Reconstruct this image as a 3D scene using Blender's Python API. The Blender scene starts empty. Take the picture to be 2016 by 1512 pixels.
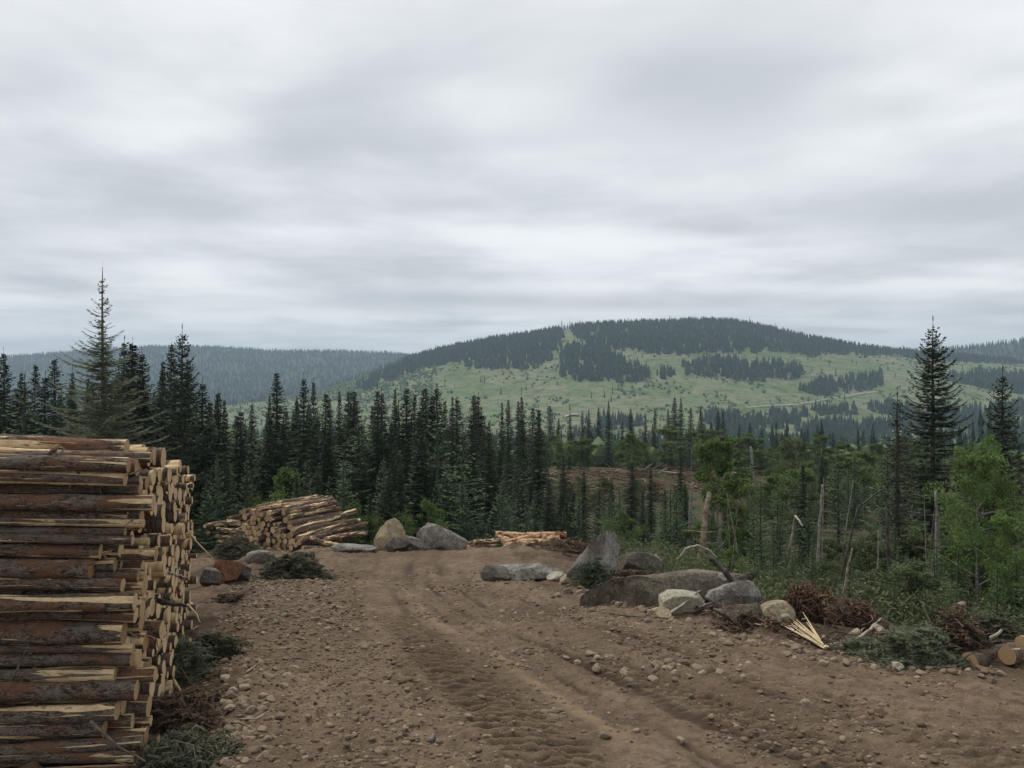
import bpy, math, random
import numpy as np
from mathutils import Vector, Matrix, Euler

R = math.radians
rng = np.random.default_rng(11)
random.seed(11)
S = bpy.context.scene
COL = S.collection

# ------------------------------------------------------------------ camera, sky, sun, exposure
FPX, CX, CY = 1552.0, 1008.0, 756.0          # focal length and centre of the 2016 px wide photograph
cam_d = bpy.data.cameras.new('camera')
cam_d.sensor_width = 36.0
cam_d.lens = FPX / 2016.0 * 36.0
cam_d.clip_start, cam_d.clip_end = 0.1, 20000
cam = bpy.data.objects.new('camera', cam_d)
COL.objects.link(cam)
cam.location = (0, 0, 0)
cam.rotation_euler = (R(90), 0, 0)
S.camera = cam
S.view_settings.view_transform = 'Standard'
S.view_settings.look = 'None'
S.view_settings.exposure = 0.0
S.view_settings.gamma = 1.0

SUN_EL, SUN_AZ = R(58), R(-35)               # azimuth from +Y towards +X
sun_d = bpy.data.lights.new('sun', 'SUN')
sun_d.energy = 2.2
sun_d.angle = R(14)
sun_d.color = (1.0, 0.97, 0.92)
sun = bpy.data.objects.new('sun', sun_d)
COL.objects.link(sun)
sd = Vector((math.sin(SUN_AZ) * math.cos(SUN_EL), math.cos(SUN_AZ) * math.cos(SUN_EL), math.sin(SUN_EL)))
sun.rotation_euler = sd.to_track_quat('Z', 'Y').to_euler()

class NT:
    """small helper for node trees"""
    def __init__(s, tree):
        s.t = tree
        s.n = tree.nodes
        s.n.clear()
    def node(s, typ, ins=None, **kw):
        nd = s.n.new(typ)
        for k, v in kw.items():
            setattr(nd, k, v)
        for k, v in (ins or {}).items():
            sock = nd.inputs[k]
            if isinstance(v, bpy.types.NodeSocket):
                s.t.links.new(v, sock)
            else:
                sock.default_value = v
        return nd
    def math(s, op, a, b=0.0, c=0.0, clamp=False):
        nd = s.n.new('ShaderNodeMath')
        nd.operation = op
        nd.use_clamp = clamp
        for i, v in enumerate((a, b, c)):
            if isinstance(v, bpy.types.NodeSocket):
                s.t.links.new(v, nd.inputs[i])
            else:
                nd.inputs[i].default_value = v
        return nd.outputs[0]
    def mix(s, f, a, b, blend='MIX'):
        nd = s.n.new('ShaderNodeMix')
        nd.data_type = 'RGBA'
        nd.blend_type = blend
        for sock, v in ((nd.inputs[0], f), (nd.inputs[6], a), (nd.inputs[7], b)):
            if isinstance(v, bpy.types.NodeSocket):
                s.t.links.new(v, sock)
            elif isinstance(v, (int, float)):
                sock.default_value = v
            else:
                sock.default_value = (*v, 1.0)
        return nd.outputs[2]
    def ramp(s, f, lo, hi, a=0.0, b=1.0, smooth=True):
        nd = s.n.new('ShaderNodeMapRange')
        nd.interpolation_type = 'SMOOTHSTEP' if smooth else 'LINEAR'
        for sock, v in zip(nd.inputs[:5], (f, lo, hi, a, b)):
            if isinstance(v, bpy.types.NodeSocket):
                s.t.links.new(v, sock)
            else:
                sock.default_value = v
        return nd.outputs[0]
    def noise(s, vec, scale, detail=4.0, rough=0.55, dist=0.0, w=None):
        nd = s.n.new('ShaderNodeTexNoise')
        if w is not None:
            nd.noise_dimensions = '4D'
            s.t.links.new(w, nd.inputs['W']) if isinstance(w, bpy.types.NodeSocket) else None
            if not isinstance(w, bpy.types.NodeSocket):
                nd.inputs['W'].default_value = w
        s.t.links.new(vec, nd.inputs['Vector'])
        nd.inputs['Scale'].default_value = scale
        nd.inputs['Detail'].default_value = detail
        nd.inputs['Roughness'].default_value = rough
        nd.inputs['Distortion'].default_value = dist
        return nd.outputs[0]

world = bpy.data.worlds.new('World')
S.world = world
world.use_nodes = True
w = NT(world.node_tree)
tc = w.node('ShaderNodeTexCoord').outputs['Generated']
sep = w.node('ShaderNodeSeparateXYZ', {0: tc})
zc = w.math('MAXIMUM', sep.outputs[2], 0.0)
den = w.math('ADD', zc, 0.055)
u = w.math('DIVIDE', sep.outputs[0], den)
v = w.math('DIVIDE', sep.outputs[1], den)
uv = w.node('ShaderNodeCombineXYZ', {0: u, 1: v, 2: 0.0}).outputs[0]
n_big = w.noise(uv, 0.42, 8.0, 0.52, 0.3, w=3.7)
n_mid = w.noise(uv, 1.1, 7.0, 0.5, 0.3, w=9.1)
stretch = w.node('ShaderNodeCombineXYZ', {0: w.math('MULTIPLY', u, 0.35), 1: w.math('MULTIPLY', v, 1.3), 2: 0.0}).outputs[0]
n_str = w.noise(stretch, 0.8, 6.0, 0.45, 0.2, w=1.3)
cl = w.math('ADD', w.math('MULTIPLY', n_big, 0.55), w.math('ADD', w.math('MULTIPLY', n_mid, 0.25), w.math('MULTIPLY', n_str, 0.20)))
cl = w.ramp(cl, 0.38, 0.60)
# heavier, darker cloud masses in two parts of the sky
def mass(dx, dy, dz, sx, sy, amount):
    d = Vector((dx, dy, dz)).normalized()
    a = w.math('DIVIDE', w.math('SUBTRACT', w.math('DIVIDE', sep.outputs[0], sep.outputs[1]), dx / dy), sx)
    b = w.math('DIVIDE', w.math('SUBTRACT', w.math('DIVIDE', sep.outputs[2], sep.outputs[1]), dz / dy), sy)
    a = w.math('ADD', a, w.math('MULTIPLY', w.math('SUBTRACT', n_mid, 0.5), 2.5))
    b = w.math('ADD', b, w.math('MULTIPLY', w.math('SUBTRACT', n_big, 0.5), 3.5))
    r2 = w.math('ADD', w.math('MULTIPLY', a, a), w.math('MULTIPLY', b, b))
    g = w.math('POWER', 2.718, w.math('MULTIPLY', r2, -1.0))
    front = w.math('GREATER_THAN', sep.outputs[1], 0.0)
    return w.math('MULTIPLY', w.math('MULTIPLY', g, front), amount)
m = w.math('ADD', mass(0.26, 1, 0.40, 0.20, 0.09, 0.72), mass(0.55, 1, 0.225, 0.16, 0.03, 0.6))
m = w.math('ADD', m, mass(0.25, 1, 0.108, 0.5, 0.012, 0.65))
m = w.math('ADD', m, mass(-0.62, 1, 0.20, 0.25, 0.03, 0.3))
cl = w.math('MULTIPLY', cl, w.math('SUBTRACT', 1.0, m, clamp=True), clamp=True)
cl = w.math('SUBTRACT', cl, w.math('MULTIPLY', m, w.math('ADD', .14, w.math('MULTIPLY', w.math('SUBTRACT', n_mid, .5), 1.2))))
cloud = w.mix(cl, (4.3, 4.48, 4.72), (7.75, 7.85, 7.9))
low = w.ramp(sep.outputs[2], 0.035, 0.10)
cloud = w.mix(low, w.mix(0.45, cloud, (4.6, 5.0, 5.6)), cloud)
nish = w.node('ShaderNodeTexSky', sky_type='NISHITA', sun_disc=False, sun_elevation=SUN_EL, sun_rotation=SUN_AZ)
skycol = w.mix(0.94, nish.outputs[0], cloud)
bg = w.node('ShaderNodeBackground', {'Color': skycol, 'Strength': 0.135})
w.node('ShaderNodeOutputWorld', {'Surface': bg.outputs[0]})

# ------------------------------------------------------------------ numeric helpers
def hash2(ix, iy, seed):
    h = (ix.astype(np.int64) * 374761393 + iy.astype(np.int64) * 668265263 + seed * 974711) & 0xFFFFFFFF
    h = ((h ^ (h >> 13)) * 1274126177) & 0xFFFFFFFF
    return ((h ^ (h >> 16)) & 0xFFFF) / 65535.0
def vnoise(x, y, seed=0):
    x, y = np.asarray(x, float), np.asarray(y, float)
    ix, iy = np.floor(x), np.floor(y)
    fx, fy = x - ix, y - iy
    fx, fy = fx * fx * (3 - 2 * fx), fy * fy * (3 - 2 * fy)
    a, b = hash2(ix, iy, seed), hash2(ix + 1, iy, seed)
    c, d = hash2(ix, iy + 1, seed), hash2(ix + 1, iy + 1, seed)
    return (a + (b - a) * fx) * (1 - fy) + (c + (d - c) * fx) * fy - 0.5
def fbm(x, y, seed=0, octv=4, gain=0.5):
    t, a = 0, 1.0
    for o in range(octv):
        t = t + a * vnoise(np.asarray(x) * 2 ** o + 17.3 * o, np.asarray(y) * 2 ** o - 9.1 * o, seed + o)
        a *= gain
    return t
def sstep(a, b, x):
    t = np.clip((np.asarray(x, float) - a) / (b - a), 0, 1)
    return t * t * (3 - 2 * t)

class MB:
    """collects vertices and faces, builds ONE mesh"""
    def __init__(s):
        s.V, s.F, s.M, s.T, s.n = [], [], [], [], 0
    def add(s, V, F, mi=0, tint=0.5):
        V = np.asarray(V, float).reshape(-1, 3)
        F = np.asarray(F, int)
        s.V.append(V)
        s.F.append(F + s.n)
        s.M.append(np.full(len(F), mi) if np.isscalar(mi) else np.asarray(mi))
        s.T.append(np.full(len(V), tint, float) if np.isscalar(tint) else np.asarray(tint, float))
        s.n += len(V)
    def mesh(s, name, mats, smooth=True):
        me = bpy.data.meshes.new(name)
        if s.n:
            V = np.concatenate(s.V)
            tot = np.concatenate([np.full(len(f), f.shape[1]) for f in s.F])
            loops = np.concatenate([f.ravel() for f in s.F])
            me.vertices.add(len(V))
            me.vertices.foreach_set('co', V.ravel())
            me.loops.add(len(loops))
            me.loops.foreach_set('vertex_index', loops.astype(np.int32))
            me.polygons.add(len(tot))
            st = np.concatenate([[0], np.cumsum(tot)[:-1]])
            me.polygons.foreach_set('loop_start', st.astype(np.int32))
            me.polygons.foreach_set('material_index', np.concatenate(s.M).astype(np.int32))
            me.polygons.foreach_set('use_smooth', np.full(len(tot), smooth))
            at = me.attributes.new('tint', 'FLOAT', 'POINT')
            at.data.foreach_set('value', np.concatenate(s.T).astype(np.float32))
        for m_ in (mats if isinstance(mats, (list, tuple)) else [mats]):
            me.materials.append(m_)
        me.update(calc_edges=True)
        return me

def ob(name, me, parent=None, loc=(0, 0, 0), rot=(0, 0, 0), scale=(1, 1, 1)):
    o = bpy.data.objects.new(name, me)
    COL.objects.link(o)
    o.parent = parent
    o.location, o.rotation_euler, o.scale = loc, rot, scale
    return o
def tag(o, label=None, cat=None, group=None, kind=None):
    for k, v_ in (('label', label), ('category', cat), ('group', group), ('kind', kind)):
        if v_:
            o[k] = v_
    return o

def tube(pts, rad, n=6, cap=True):
    pts = np.asarray(pts, float)
    rad = np.asarray(rad, float) * np.ones(len(pts))
    tan = np.gradient(pts, axis=0)
    tan /= np.linalg.norm(tan, axis=1, keepdims=True) + 1e-9
    ref = np.array([0, 0, 1.0]) if abs(tan.mean(0)[2]) < 0.8 * np.linalg.norm(tan.mean(0)) else np.array([1.0, 0, 0])
    a = np.cross(tan, ref)
    a /= np.linalg.norm(a, axis=1, keepdims=True) + 1e-9
    b = np.cross(tan, a)
    th = np.arange(n) * 2 * np.pi / n
    V = pts[:, None] + rad[:, None, None] * (np.cos(th)[None, :, None] * a[:, None] + np.sin(th)[None, :, None] * b[:, None])
    k = len(pts)
    i = np.arange(k - 1)[:, None] * n
    j = np.arange(n)[None]
    F = np.stack([i + j, i + (j + 1) % n, i + n + (j + 1) % n, i + n + j], -1).reshape(-1, 4)
    V = V.reshape(-1, 3)
    return V, F
def ico(sub):
    t = (1 + 5 ** .5) / 2
    V = [(-1, t, 0), (1, t, 0), (-1, -t, 0), (1, -t, 0), (0, -1, t), (0, 1, t), (0, -1, -t), (0, 1, -t), (t, 0, -1), (t, 0, 1), (-t, 0, -1), (-t, 0, 1)]
    F = [(0, 11, 5), (0, 5, 1), (0, 1, 7), (0, 7, 10), (0, 10, 11), (1, 5, 9), (5, 11, 4), (11, 10, 2), (10, 7, 6), (7, 1, 8),
         (3, 9, 4), (3, 4, 2), (3, 2, 6), (3, 6, 8), (3, 8, 9), (4, 9, 5), (2, 4, 11), (6, 2, 10), (8, 6, 7), (9, 8, 1)]
    V = [np.array(p) / np.linalg.norm(p) for p in V]
    for _ in range(sub):
        cache, G = {}, []
        def mid(p, q):
            k = (min(p, q), max(p, q))
            if k not in cache:
                x = V[p] + V[q]
                V.append(x / np.linalg.norm(x))
                cache[k] = len(V) - 1
            return cache[k]
        for (p, q, r_) in F:
            x, y, z = mid(p, q), mid(q, r_), mid(r_, p)
            G += [(p, x, z), (q, y, x), (r_, z, y), (x, y, z)]
        F = G
    return np.array(V), np.array(F)
ICO1, ICO2, ICO4 = ico(1), ico(2), ico(4)
def n3(P, f, seed):
    return (vnoise(P[:, 0] * f + 5.1, P[:, 1] * f, seed) + vnoise(P[:, 1] * f - 3.3, P[:, 2] * f, seed + 1) + vnoise(P[:, 2] * f + 8.7, P[:, 0] * f, seed + 2)) / 1.5
def rotz(V, a):
    c, s_ = math.cos(a), math.sin(a)
    return np.stack([V[:, 0] * c - V[:, 1] * s_, V[:, 0] * s_ + V[:, 1] * c, V[:, 2]], -1)

# ------------------------------------------------------------------ terrain as a function
PD = np.array([-60, 0, 17.5, 18.4, 21, 24, 24.8, 28, 33, 45, 60, 90, 120, 200, 400, 700, 900, 3400.])
PZ = np.array([2.0, -2.24, -4.44, -4.6, -4.78, -5.01, -5.15, -6.6, -8.2, -9.0, -9.5, -10.0, -13, -22, -40, -47, -52, -60.])
ED = np.array([0, 6, 8, 9.2, 9.7, 10.6, 13.5, 17.5, 24, 40.]); EX = np.array([13, 10, 7.5, 6.0, 5.5, 4.2, 2.6, 1.3, -0.3, -1.0])
LD = np.array([0, 6.3, 17.5, 24, 40.]); LX = np.array([-1.2, -2.3, -5.6, -6.3, -7])
def gz(x, y):
    x, y = np.asarray(x, float), np.asarray(y, float)
    z = np.interp(y, PD, PZ)
    fade = 1 - sstep(26, 42, y)
    vr = x - np.interp(y, ED, EX)
    vl = np.interp(y, LD, LX) - x
    z = z + fade * np.interp(vr, [0, .5, 1.3, 4, 7, 12, 40, 300], [0, .13, .04, -.22, -.7, -1.6, -3.0, -6])
    z = z + fade * np.interp(vl, [0, .4, 1, 6, 40, 300], [0, -.14, -.1, -.3, -.8, -4])
    far = sstep(30, 120, y)
    z = z + far * fbm(x / 45, y / 45, 5, 3) * 5 + 0.25 * sstep(26, 34, y) * fbm(x / 4, y / 4, 3, 3)
    return z
def hit(px, py, lo=3.0, hi=160):
    D = np.linspace(lo, hi, 6000)
    X, Z = (px - CX) / FPX * D, -(py - CY) / FPX * D
    k = np.argmax(Z <= gz(X, D))
    return X[k], D[k], float(gz(X[k], D[k]))
def at(px, py, D):
    return np.array([(px - CX) / FPX * D, D, -(py - CY) / FPX * D])

# ------------------------------------------------------------------ materials
def mat(name):
    m_ = bpy.data.materials.new(name)
    m_.use_nodes = True
    return m_, NT(m_.node_tree)
def finish(t, col, rough=0.85, bump=None, bstr=0.5, bdist=0.02, spec=0.25, trans=None):
    b = t.node('ShaderNodeBsdfPrincipled', {'Roughness': rough, 'Specular IOR Level': spec})
    if isinstance(col, bpy.types.NodeSocket):
        t.t.links.new(col, b.inputs['Base Color'])
    else:
        b.inputs['Base Color'].default_value = (*col, 1)
    if bump is not None:
        bn = t.node('ShaderNodeBump', {'Strength': bstr, 'Distance': bdist, 'Height': bump})
        t.t.links.new(bn.outputs[0], b.inputs['Normal'])
    out = b.outputs[0]
    if trans:
        tr = t.node('ShaderNodeBsdfTranslucent')
        if isinstance(col, bpy.types.NodeSocket):
            t.t.links.new(col, tr.inputs[0])
        mx = t.node('ShaderNodeMixShader', {0: trans, 1: out, 2: tr.outputs[0]})
        out = mx.outputs[0]
    t.node('ShaderNodeOutputMaterial', {'Surface': out})
def pos(t):
    return t.node('ShaderNodeNewGeometry').outputs['Position']
def objc(t):
    return t.node('ShaderNodeTexCoord').outputs['Object']
def tint(t, name='tint'):
    return t.node('ShaderNodeAttribute', attribute_name=name).outputs['Fac']
def rnd(t):
    return t.node('ShaderNodeObjectInfo').outputs['Random']
def scaled(t, vec, sc):
    return t.node('ShaderNodeMapping', {'Vector': vec, 'Scale': sc}).outputs[0]

def m_dirt():
    m_, t = mat('dirt')
    p = pos(t)
    a = t.noise(p, 0.7, 5, .6)
    b = t.noise(p, 6, 6, .65)
    c = t.noise(p, 38, 5, .7)
    col = t.mix(t.ramp(a, .35, .65), (.135, .094, .060), (.212, .152, .098))
    col = t.mix(t.math('MULTIPLY', t.ramp(b, .38, .66), .75), col, (.095, .064, .041))
    col = t.mix(t.math('MULTIPLY', t.ramp(c, .54, .72), .8), col, (.34, .26, .175))
    col = t.mix(t.math('MULTIPLY', t.ramp(c, .45, .30), .6), col, (.075, .05, .033))
    wet_shade = tint(t)
    col = t.mix(t.ramp(wet_shade, .5, 1.0), col, (.070, .047, .031))     # freshly turned soil in the wheel tracks, plus shade painted into the tread troughs
    col = t.mix(t.math('MULTIPLY', t.ramp(wet_shade, .5, 0.0), .7), col, (.285, .20, .125))   # dry packed strips
    h = t.math('ADD', t.math('MULTIPLY', b, .6), t.math('MULTIPLY', c, .5))
    finish(t, col, .95, h, .9, .05, .15)
    return m_
def m_floor():
    m_, t = mat('forest_floor')
    p = pos(t)
    a = t.noise(p, 0.25, 5, .6)
    b = t.noise(p, 3, 6, .7)
    col = t.mix(t.ramp(a, .4, .6), (.05, .062, .03), (.095, .078, .048))
    col = t.mix(t.ramp(b, .5, .75), col, (.17, .125, .085))
    finish(t, col, .95, b, .8, .2, .1)
    return m_
def m_bark():
    m_, t = mat('spruce_bark')
    o = objc(t)
    r_ = t.math('MULTIPLY', rnd(t), 90.0)
    o1 = scaled(t, o, (26, 1.0, 1.0))
    o2 = scaled(t, o, (4.0, 1.5, 1.5))
    fine = t.noise(o1, 2.6, 6, .7, .3, w=r_)
    med = t.noise(o1, .7, 4, .6, 0, w=r_)
    grit = t.noise(scaled(t, o, (60, 2.6, 2.6)), 4.0, 3, .6, 0, w=r_)
    col = t.mix(t.ramp(fine, .40, .60), (.048, .033, .025), (.205, .15, .112))
    col = t.mix(t.math('MULTIPLY', t.ramp(grit, .54, .64), .7), col, (.36, .30, .24))
    col = t.mix(t.math('MULTIPLY', t.ramp(grit, .46, .36), .75), col, (.022, .017, .014))
    col = t.mix(t.math('MULTIPLY', t.ramp(med, .48, .62), .8), col, (.20, .095, .055))
    col = t.mix(t.math('MULTIPLY', t.ramp(med, .46, .36), .7), col, (.20, .175, .15))
    pe = t.noise(o2, 1.0, 3, .45, .6, w=r_)
    edge = t.noise(o1, 1.6, 4, .6, 0, w=r_)
    pe = t.math('ADD', pe, t.math('MULTIPLY', t.math('SUBTRACT', edge, .5), .10))
    thr = t.math('ADD', .508, t.math('MULTIPLY', t.math('FRACT', t.math('MULTIPLY', rnd(t), 7.31)), .15))
    mask = t.ramp(t.math('SUBTRACT', pe, thr), 0.0, .02)
    ox = t.node('ShaderNodeSeparateXYZ', {0: o}).outputs[0]
    reach = t.math('MULTIPLY', t.math('SUBTRACT', t.math('FRACT', t.math('MULTIPLY', rnd(t), 13.7)), .72), .2)
    butt = t.math('ADD', t.math('ADD', ox, reach), t.math('MULTIPLY', t.math('SUBTRACT', pe, .5), .35))
    mask = t.math('MAXIMUM', mask, t.ramp(butt, 0.0, .006))
    wood = t.mix(t.ramp(fine, .35, .7), (.90, .69, .41), (.66, .45, .24))
    wood = t.mix(t.math('MULTIPLY', t.ramp(edge, .57, .66), .75), wood, (.20, .115, .065))
    wood = t.mix(t.math('MULTIPLY', t.ramp(med, .50, .62), .5), wood, (.42, .27, .15))
    col = t.mix(mask, col, wood)
    h = t.math('SUBTRACT', t.math('ADD', fine, t.math('MULTIPLY', grit, .6)), t.math('MULTIPLY', mask, .8))
    finish(t, col, .9, h, .8, .03, .15)
    return m_
def m_redbark():
    m_, t = mat('peeling_red_bark')
    o = objc(t)
    r_ = t.math('MULTIPLY', rnd(t), 90.0)
    o1 = scaled(t, o, (20, 1, 1))
    fine = t.noise(o1, 2.4, 5, .7, .3, w=r_)
    pe = t.noise(scaled(t, o, (5, .8, .8)), 1.0, 3, .5, .5, w=r_)
    mask = t.ramp(pe, .43, .47)
    col = t.mix(t.ramp(fine, .4, .6), (.11, .045, .03), (.24, .11, .07))
    col = t.mix(mask, col, t.mix(t.ramp(fine, .35, .7), (.62, .42, .25), (.42, .26, .14)))
    finish(t, col, .9, fine, .6, .03, .15)
    return m_
def m_cut():
    m_, t = mat('sawn_wood')
    o = objc(t)
    s_ = t.node('ShaderNodeSeparateXYZ', {0: o})
    rr = t.math('SQRT', t.math('ADD', t.math('POWER', s_.outputs[1], 2.0), t.math('POWER', s_.outputs[2], 2.0)))
    nz = t.noise(o, 3, 4, .6, w=t.math('MULTIPLY', rnd(t), 50.0))
    rings = t.math('SINE', t.math('ADD', t.math('MULTIPLY', rr, 38.0), t.math('MULTIPLY', nz, 8.0)))
    col = t.mix(t.ramp(rings, -1, 1), (.56, .385, .21), (.64, .475, .285))
    col = t.mix(t.math('MULTIPLY', t.ramp(nz, .5, .75), .6), col, (.42, .27, .14))
    col = t.mix(t.math('MULTIPLY', t.math('FRACT', t.math('MULTIPLY', rnd(t), 5.7)), .85), col, (.27, .155, .075))
    finish(t, col, .85, rings, .1, .01, .2)
    return m_
def m_rock(name, c1, c2, dirt=.45, spot=.5, lich=(.42, .42, .40)):
    m_, t = mat(name)
    o = objc(t)
    p = pos(t)
    a = t.noise(p, 2.2, 6, .6)
    b = t.noise(p, 14, 6, .7)
    c = t.noise(p, 1.0, 5, .6, .5)
    col = t.mix(t.ramp(a, .35, .65), c1, c2)
    col = t.mix(t.math('MULTIPLY', t.ramp(b, .55, .68), spot), col, lich)
    seam = t.noise(scaled(t, p, (2.2, 2.2, .7)), 3.0, 4, .6, 1.2)
    col = t.mix(t.math('MULTIPLY', t.ramp(t.math('ABSOLUTE', t.math('SUBTRACT', seam, .5)), .035, .0), .75), col, tuple(x * .4 for x in c1))
    col = t.mix(t.math('MULTIPLY', t.ramp(b, .44, .30), .6), col, tuple(x * .45 for x in c1))
    col = t.mix(t.math('MULTIPLY', t.ramp(c, .52, .64), dirt), col, (.11, .075, .05))
    finish(t, col, .9, t.math('ADD', a, t.math('MULTIPLY', b, .6)), 1.0, .12, .2)
    return m_
def m_plain(name, c1, c2, sc=8, rough=.9, stretch=(1, 1, 1), bump=.5):
    m_, t = mat(name)
    p = scaled(t, pos(t), stretch)
    a = t.noise(p, sc, 5, .65)
    finish(t, t.mix(t.ramp(a, .35, .65), c1, c2), rough, a, bump, .03, .15)
    return m_
def m_leaf(name, dark, mid_, light, trans=.0):
    m_, t = mat(name)
    k = tint(t)
    r_ = rnd(t)
    col = t.mix(t.ramp(k, 0, .6, smooth=False), dark, mid_)
    col = t.mix(t.ramp(k, .6, 1.0, smooth=False), col, light)
    col = t.mix(t.math('MULTIPLY', r_, .6), col, tuple(.75 * a + .3 * b for a, b in zip(mid_, (.075, .05, .03))))
    finish(t, col, .75, spec=.2, trans=trans)
    return m_
def m_pebble():
    m_, t = mat('pebble_stone')
    k = tint(t)
    p = pos(t)
    b = t.noise(p, 60, 4, .6)
    col = t.mix(t.ramp(k, 0, .5, smooth=False), (.09, .062, .043), (.19, .138, .095))
    col = t.mix(t.ramp(k, .5, 1, smooth=False), col, (.36, .285, .205))
    col = t.mix(t.math('MULTIPLY', t.ramp(b, .5, .7), .45), col, (.13, .09, .06))
    finish(t, col, .9, b, .4, .01, .2)
    return m_
def m_cobble():
    m_, t = mat('cobble_stone')
    r_ = rnd(t)
    b = t.noise(pos(t), 40, 4, .6)
    col = t.mix(r_, (.16, .115, .08), (.33, .26, .185))
    col = t.mix(t.math('MULTIPLY', t.ramp(b, .48, .7), .55), col, (.13, .09, .06))
    finish(t, col, .9, b, .5, .02, .2)
    return m_
def m_hill():
    m_, t = mat('clear_cut_hillside')
    p = pos(t)
    a = t.noise(p, .012, 6, .6)
    b = t.noise(p, .11, 5, .7)
    c = t.noise(scaled(t, p, (1, 1, 4)), .035, 5, .65)
    col = t.mix(t.ramp(a, .38, .62), (.135, .18, .082), (.19, .205, .125))
    col = t.mix(t.math('MULTIPLY', t.ramp(b, .50, .62), .8), col, (.055, .09, .04))
    col = t.mix(t.math('MULTIPLY', t.ramp(c, .52, .62), .75), col, (.24, .215, .16))
    d_ = t.noise(scaled(t, p, (.5, 1, 3)), .05, 6, .7, .8)
    col = t.mix(t.math('MULTIPLY', t.ramp(d_, .54, .66), .8), col, (.075, .095, .055))
    col = t.mix(t.math('MULTIPLY', t.ramp(b, .42, .32), .6), col, (.25, .30, .14))
    finish(t, col, 1.0, b, .5, 2.0, .0)
    return m_
def m_stuffleaf(name, dark, light, f):
    m_, t = mat(name)
    k = tint(t)
    a = t.noise(pos(t), f, 3, .6)
    col = t.mix(t.math('ADD', t.math('MULTIPLY', k, .6), t.math('MULTIPLY', a, .4)), dark, light)
    finish(t, col, .9, spec=.1)
    return m_

M = dict(
    dirt=m_dirt(), floor=m_floor(), bark=m_bark(), redbark=m_redbark(), cut=m_cut(), pebble=m_pebble(), cobble=m_cobble(), hill=m_hill(),
    grey=m_rock('grey_rock', (.15, .135, .112), (.37, .34, .295), .5, .75, (.48, .455, .41)),
    dark=m_rock('dark_rock', (.085, .07, .055), (.19, .165, .135), .6, .6, (.36, .34, .30)),
    cream=m_rock('cream_rock', (.43, .40, .29), (.54, .50, .385), .25, .25, (.60, .56, .46)),
    tan=m_rock('tan_rock', (.43, .345, .215), (.54, .44, .29), .4, .25, (.56, .5, .38)),
    rust=m_rock('rusty_rock', (.22, .085, .045), (.30, .15, .09), .3, .35, (.30, .28, .26)),
    earth=m_rock('earth_covered_rock', (.135, .108, .08), (.285, .238, .18), .3, .7, (.38, .33, .26)),
    soil=m_plain('dark_soil', (.03, .022, .016), (.085, .058, .04), 5),
    root=m_plain('root_wood', (.06, .036, .025), (.16, .092, .06), 9),
    twig=m_plain('twig_wood', (.09, .068, .05), (.22, .175, .13), 9),
    pale=m_plain('pale_dry_wood', (.28, .24, .19), (.45, .40, .33), 9),
    fresh=m_plain('fresh_splintered_wood', (.50, .38, .22), (.66, .53, .34), 12, stretch=(3, 3, 1)),
    strip=m_plain('torn_bark', (.13, .07, .046), (.27, .155, .10), 12),
    trunk=m_plain('tree_trunk_bark', (.05, .042, .036), (.12, .10, .085), 6),
    birch=m_plain('pale_trunk_bark', (.15, .14, .12), (.32, .30, .26), 5, stretch=(1, 1, 4)),
    snag=m_plain('dead_trunk_wood', (.16, .11, .08), (.36, .29, .23), 5, stretch=(1, 1, 2)),
    spruce=m_leaf('spruce_needles', (.025, .040, .024), (.048, .070, .037), (.085, .11, .055)),
    fir=m_leaf('fir_needles', (.042, .068, .034), (.078, .12, .055), (.13, .18, .075)),
    larch=m_leaf('larch_needles', (.12, .15, .085), (.185, .215, .13), (.27, .30, .20), .35),
    leafy=m_leaf('broad_leaves', (.07, .112, .034), (.12, .18, .05), (.185, .255, .075), .3),
    bright=m_leaf('bright_leaves', (.085, .145, .042), (.14, .22, .062), (.205, .295, .09), .3),
    dull=m_leaf('dull_leaves', (.066, .092, .04), (.118, .148, .065), (.18, .195, .095), .25),
    bough=m_leaf('cut_fir_needles', (.045, .053, .03), (.085, .095, .052), (.14, .142, .085)),
    brown=m_leaf('dry_brown_needles', (.07, .045, .028), (.125, .08, .048), (.18, .12, .075)),
    farwood=m_stuffleaf('far_forest', (.020, .036, .028), (.06, .092, .062), .06),
    farbush=m_stuffleaf('far_bushes', (.075, .115, .05), (.145, .19, .085), .08),
)
def m_flat(name, c, rough=.6):
    m_, t = mat(name)
    a = t.noise(pos(t), 30, 3, .5)
    finish(t, t.mix(a, c, tuple(x * .85 for x in c)), rough)
    return m_
M['pink'] = m_flat('pink_ribbon', (.62, .10, .16))
M['stake'] = m_flat('pink_painted_stake', (.72, .40, .38))
M['track'] = m_plain('pale_gravel_track', (.26, .25, .20), (.36, .34, .28), .4)

# ------------------------------------------------------------------ ground, road
def grid_faces(nr, nc):
    i = np.arange(nr - 1)[:, None] * nc
    j = np.arange(nc - 1)[None]
    return np.stack([i + j, i + j + 1, i + nc + j + 1, i + nc + j], -1).reshape(-1, 4)

ROAD_X, ROAD_Y = (-11.0, 15.0), (1.5, 27.0)
def build_ground():
    xs = np.concatenate([-np.geomspace(3400, 22, 60), np.arange(-21, 22, .75), np.geomspace(22, 3400, 60)])
    ys = np.concatenate([np.array([-3400, -1500, -600, -250, -100, -50, -25, -12, -6, -3]), np.arange(0, 34, .75), np.geomspace(34, 3400, 130)])
    X, Y = np.meshgrid(xs, ys)
    Z = gz(X, np.maximum(Y, -60))
    inside = sstep(0, 1.2, np.minimum.reduce([X - ROAD_X[0] - .4, ROAD_X[1] - .4 - X, Y - ROAD_Y[0] - .4, ROAD_Y[1] - .4 - Y]))
    Z -= .45 * inside
    b = MB()
    b.add(np.stack([X, Y, Z], -1), grid_faces(*X.shape))
    tag(ob('ground', b.mesh('ground', M['floor'])), kind='structure')

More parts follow.
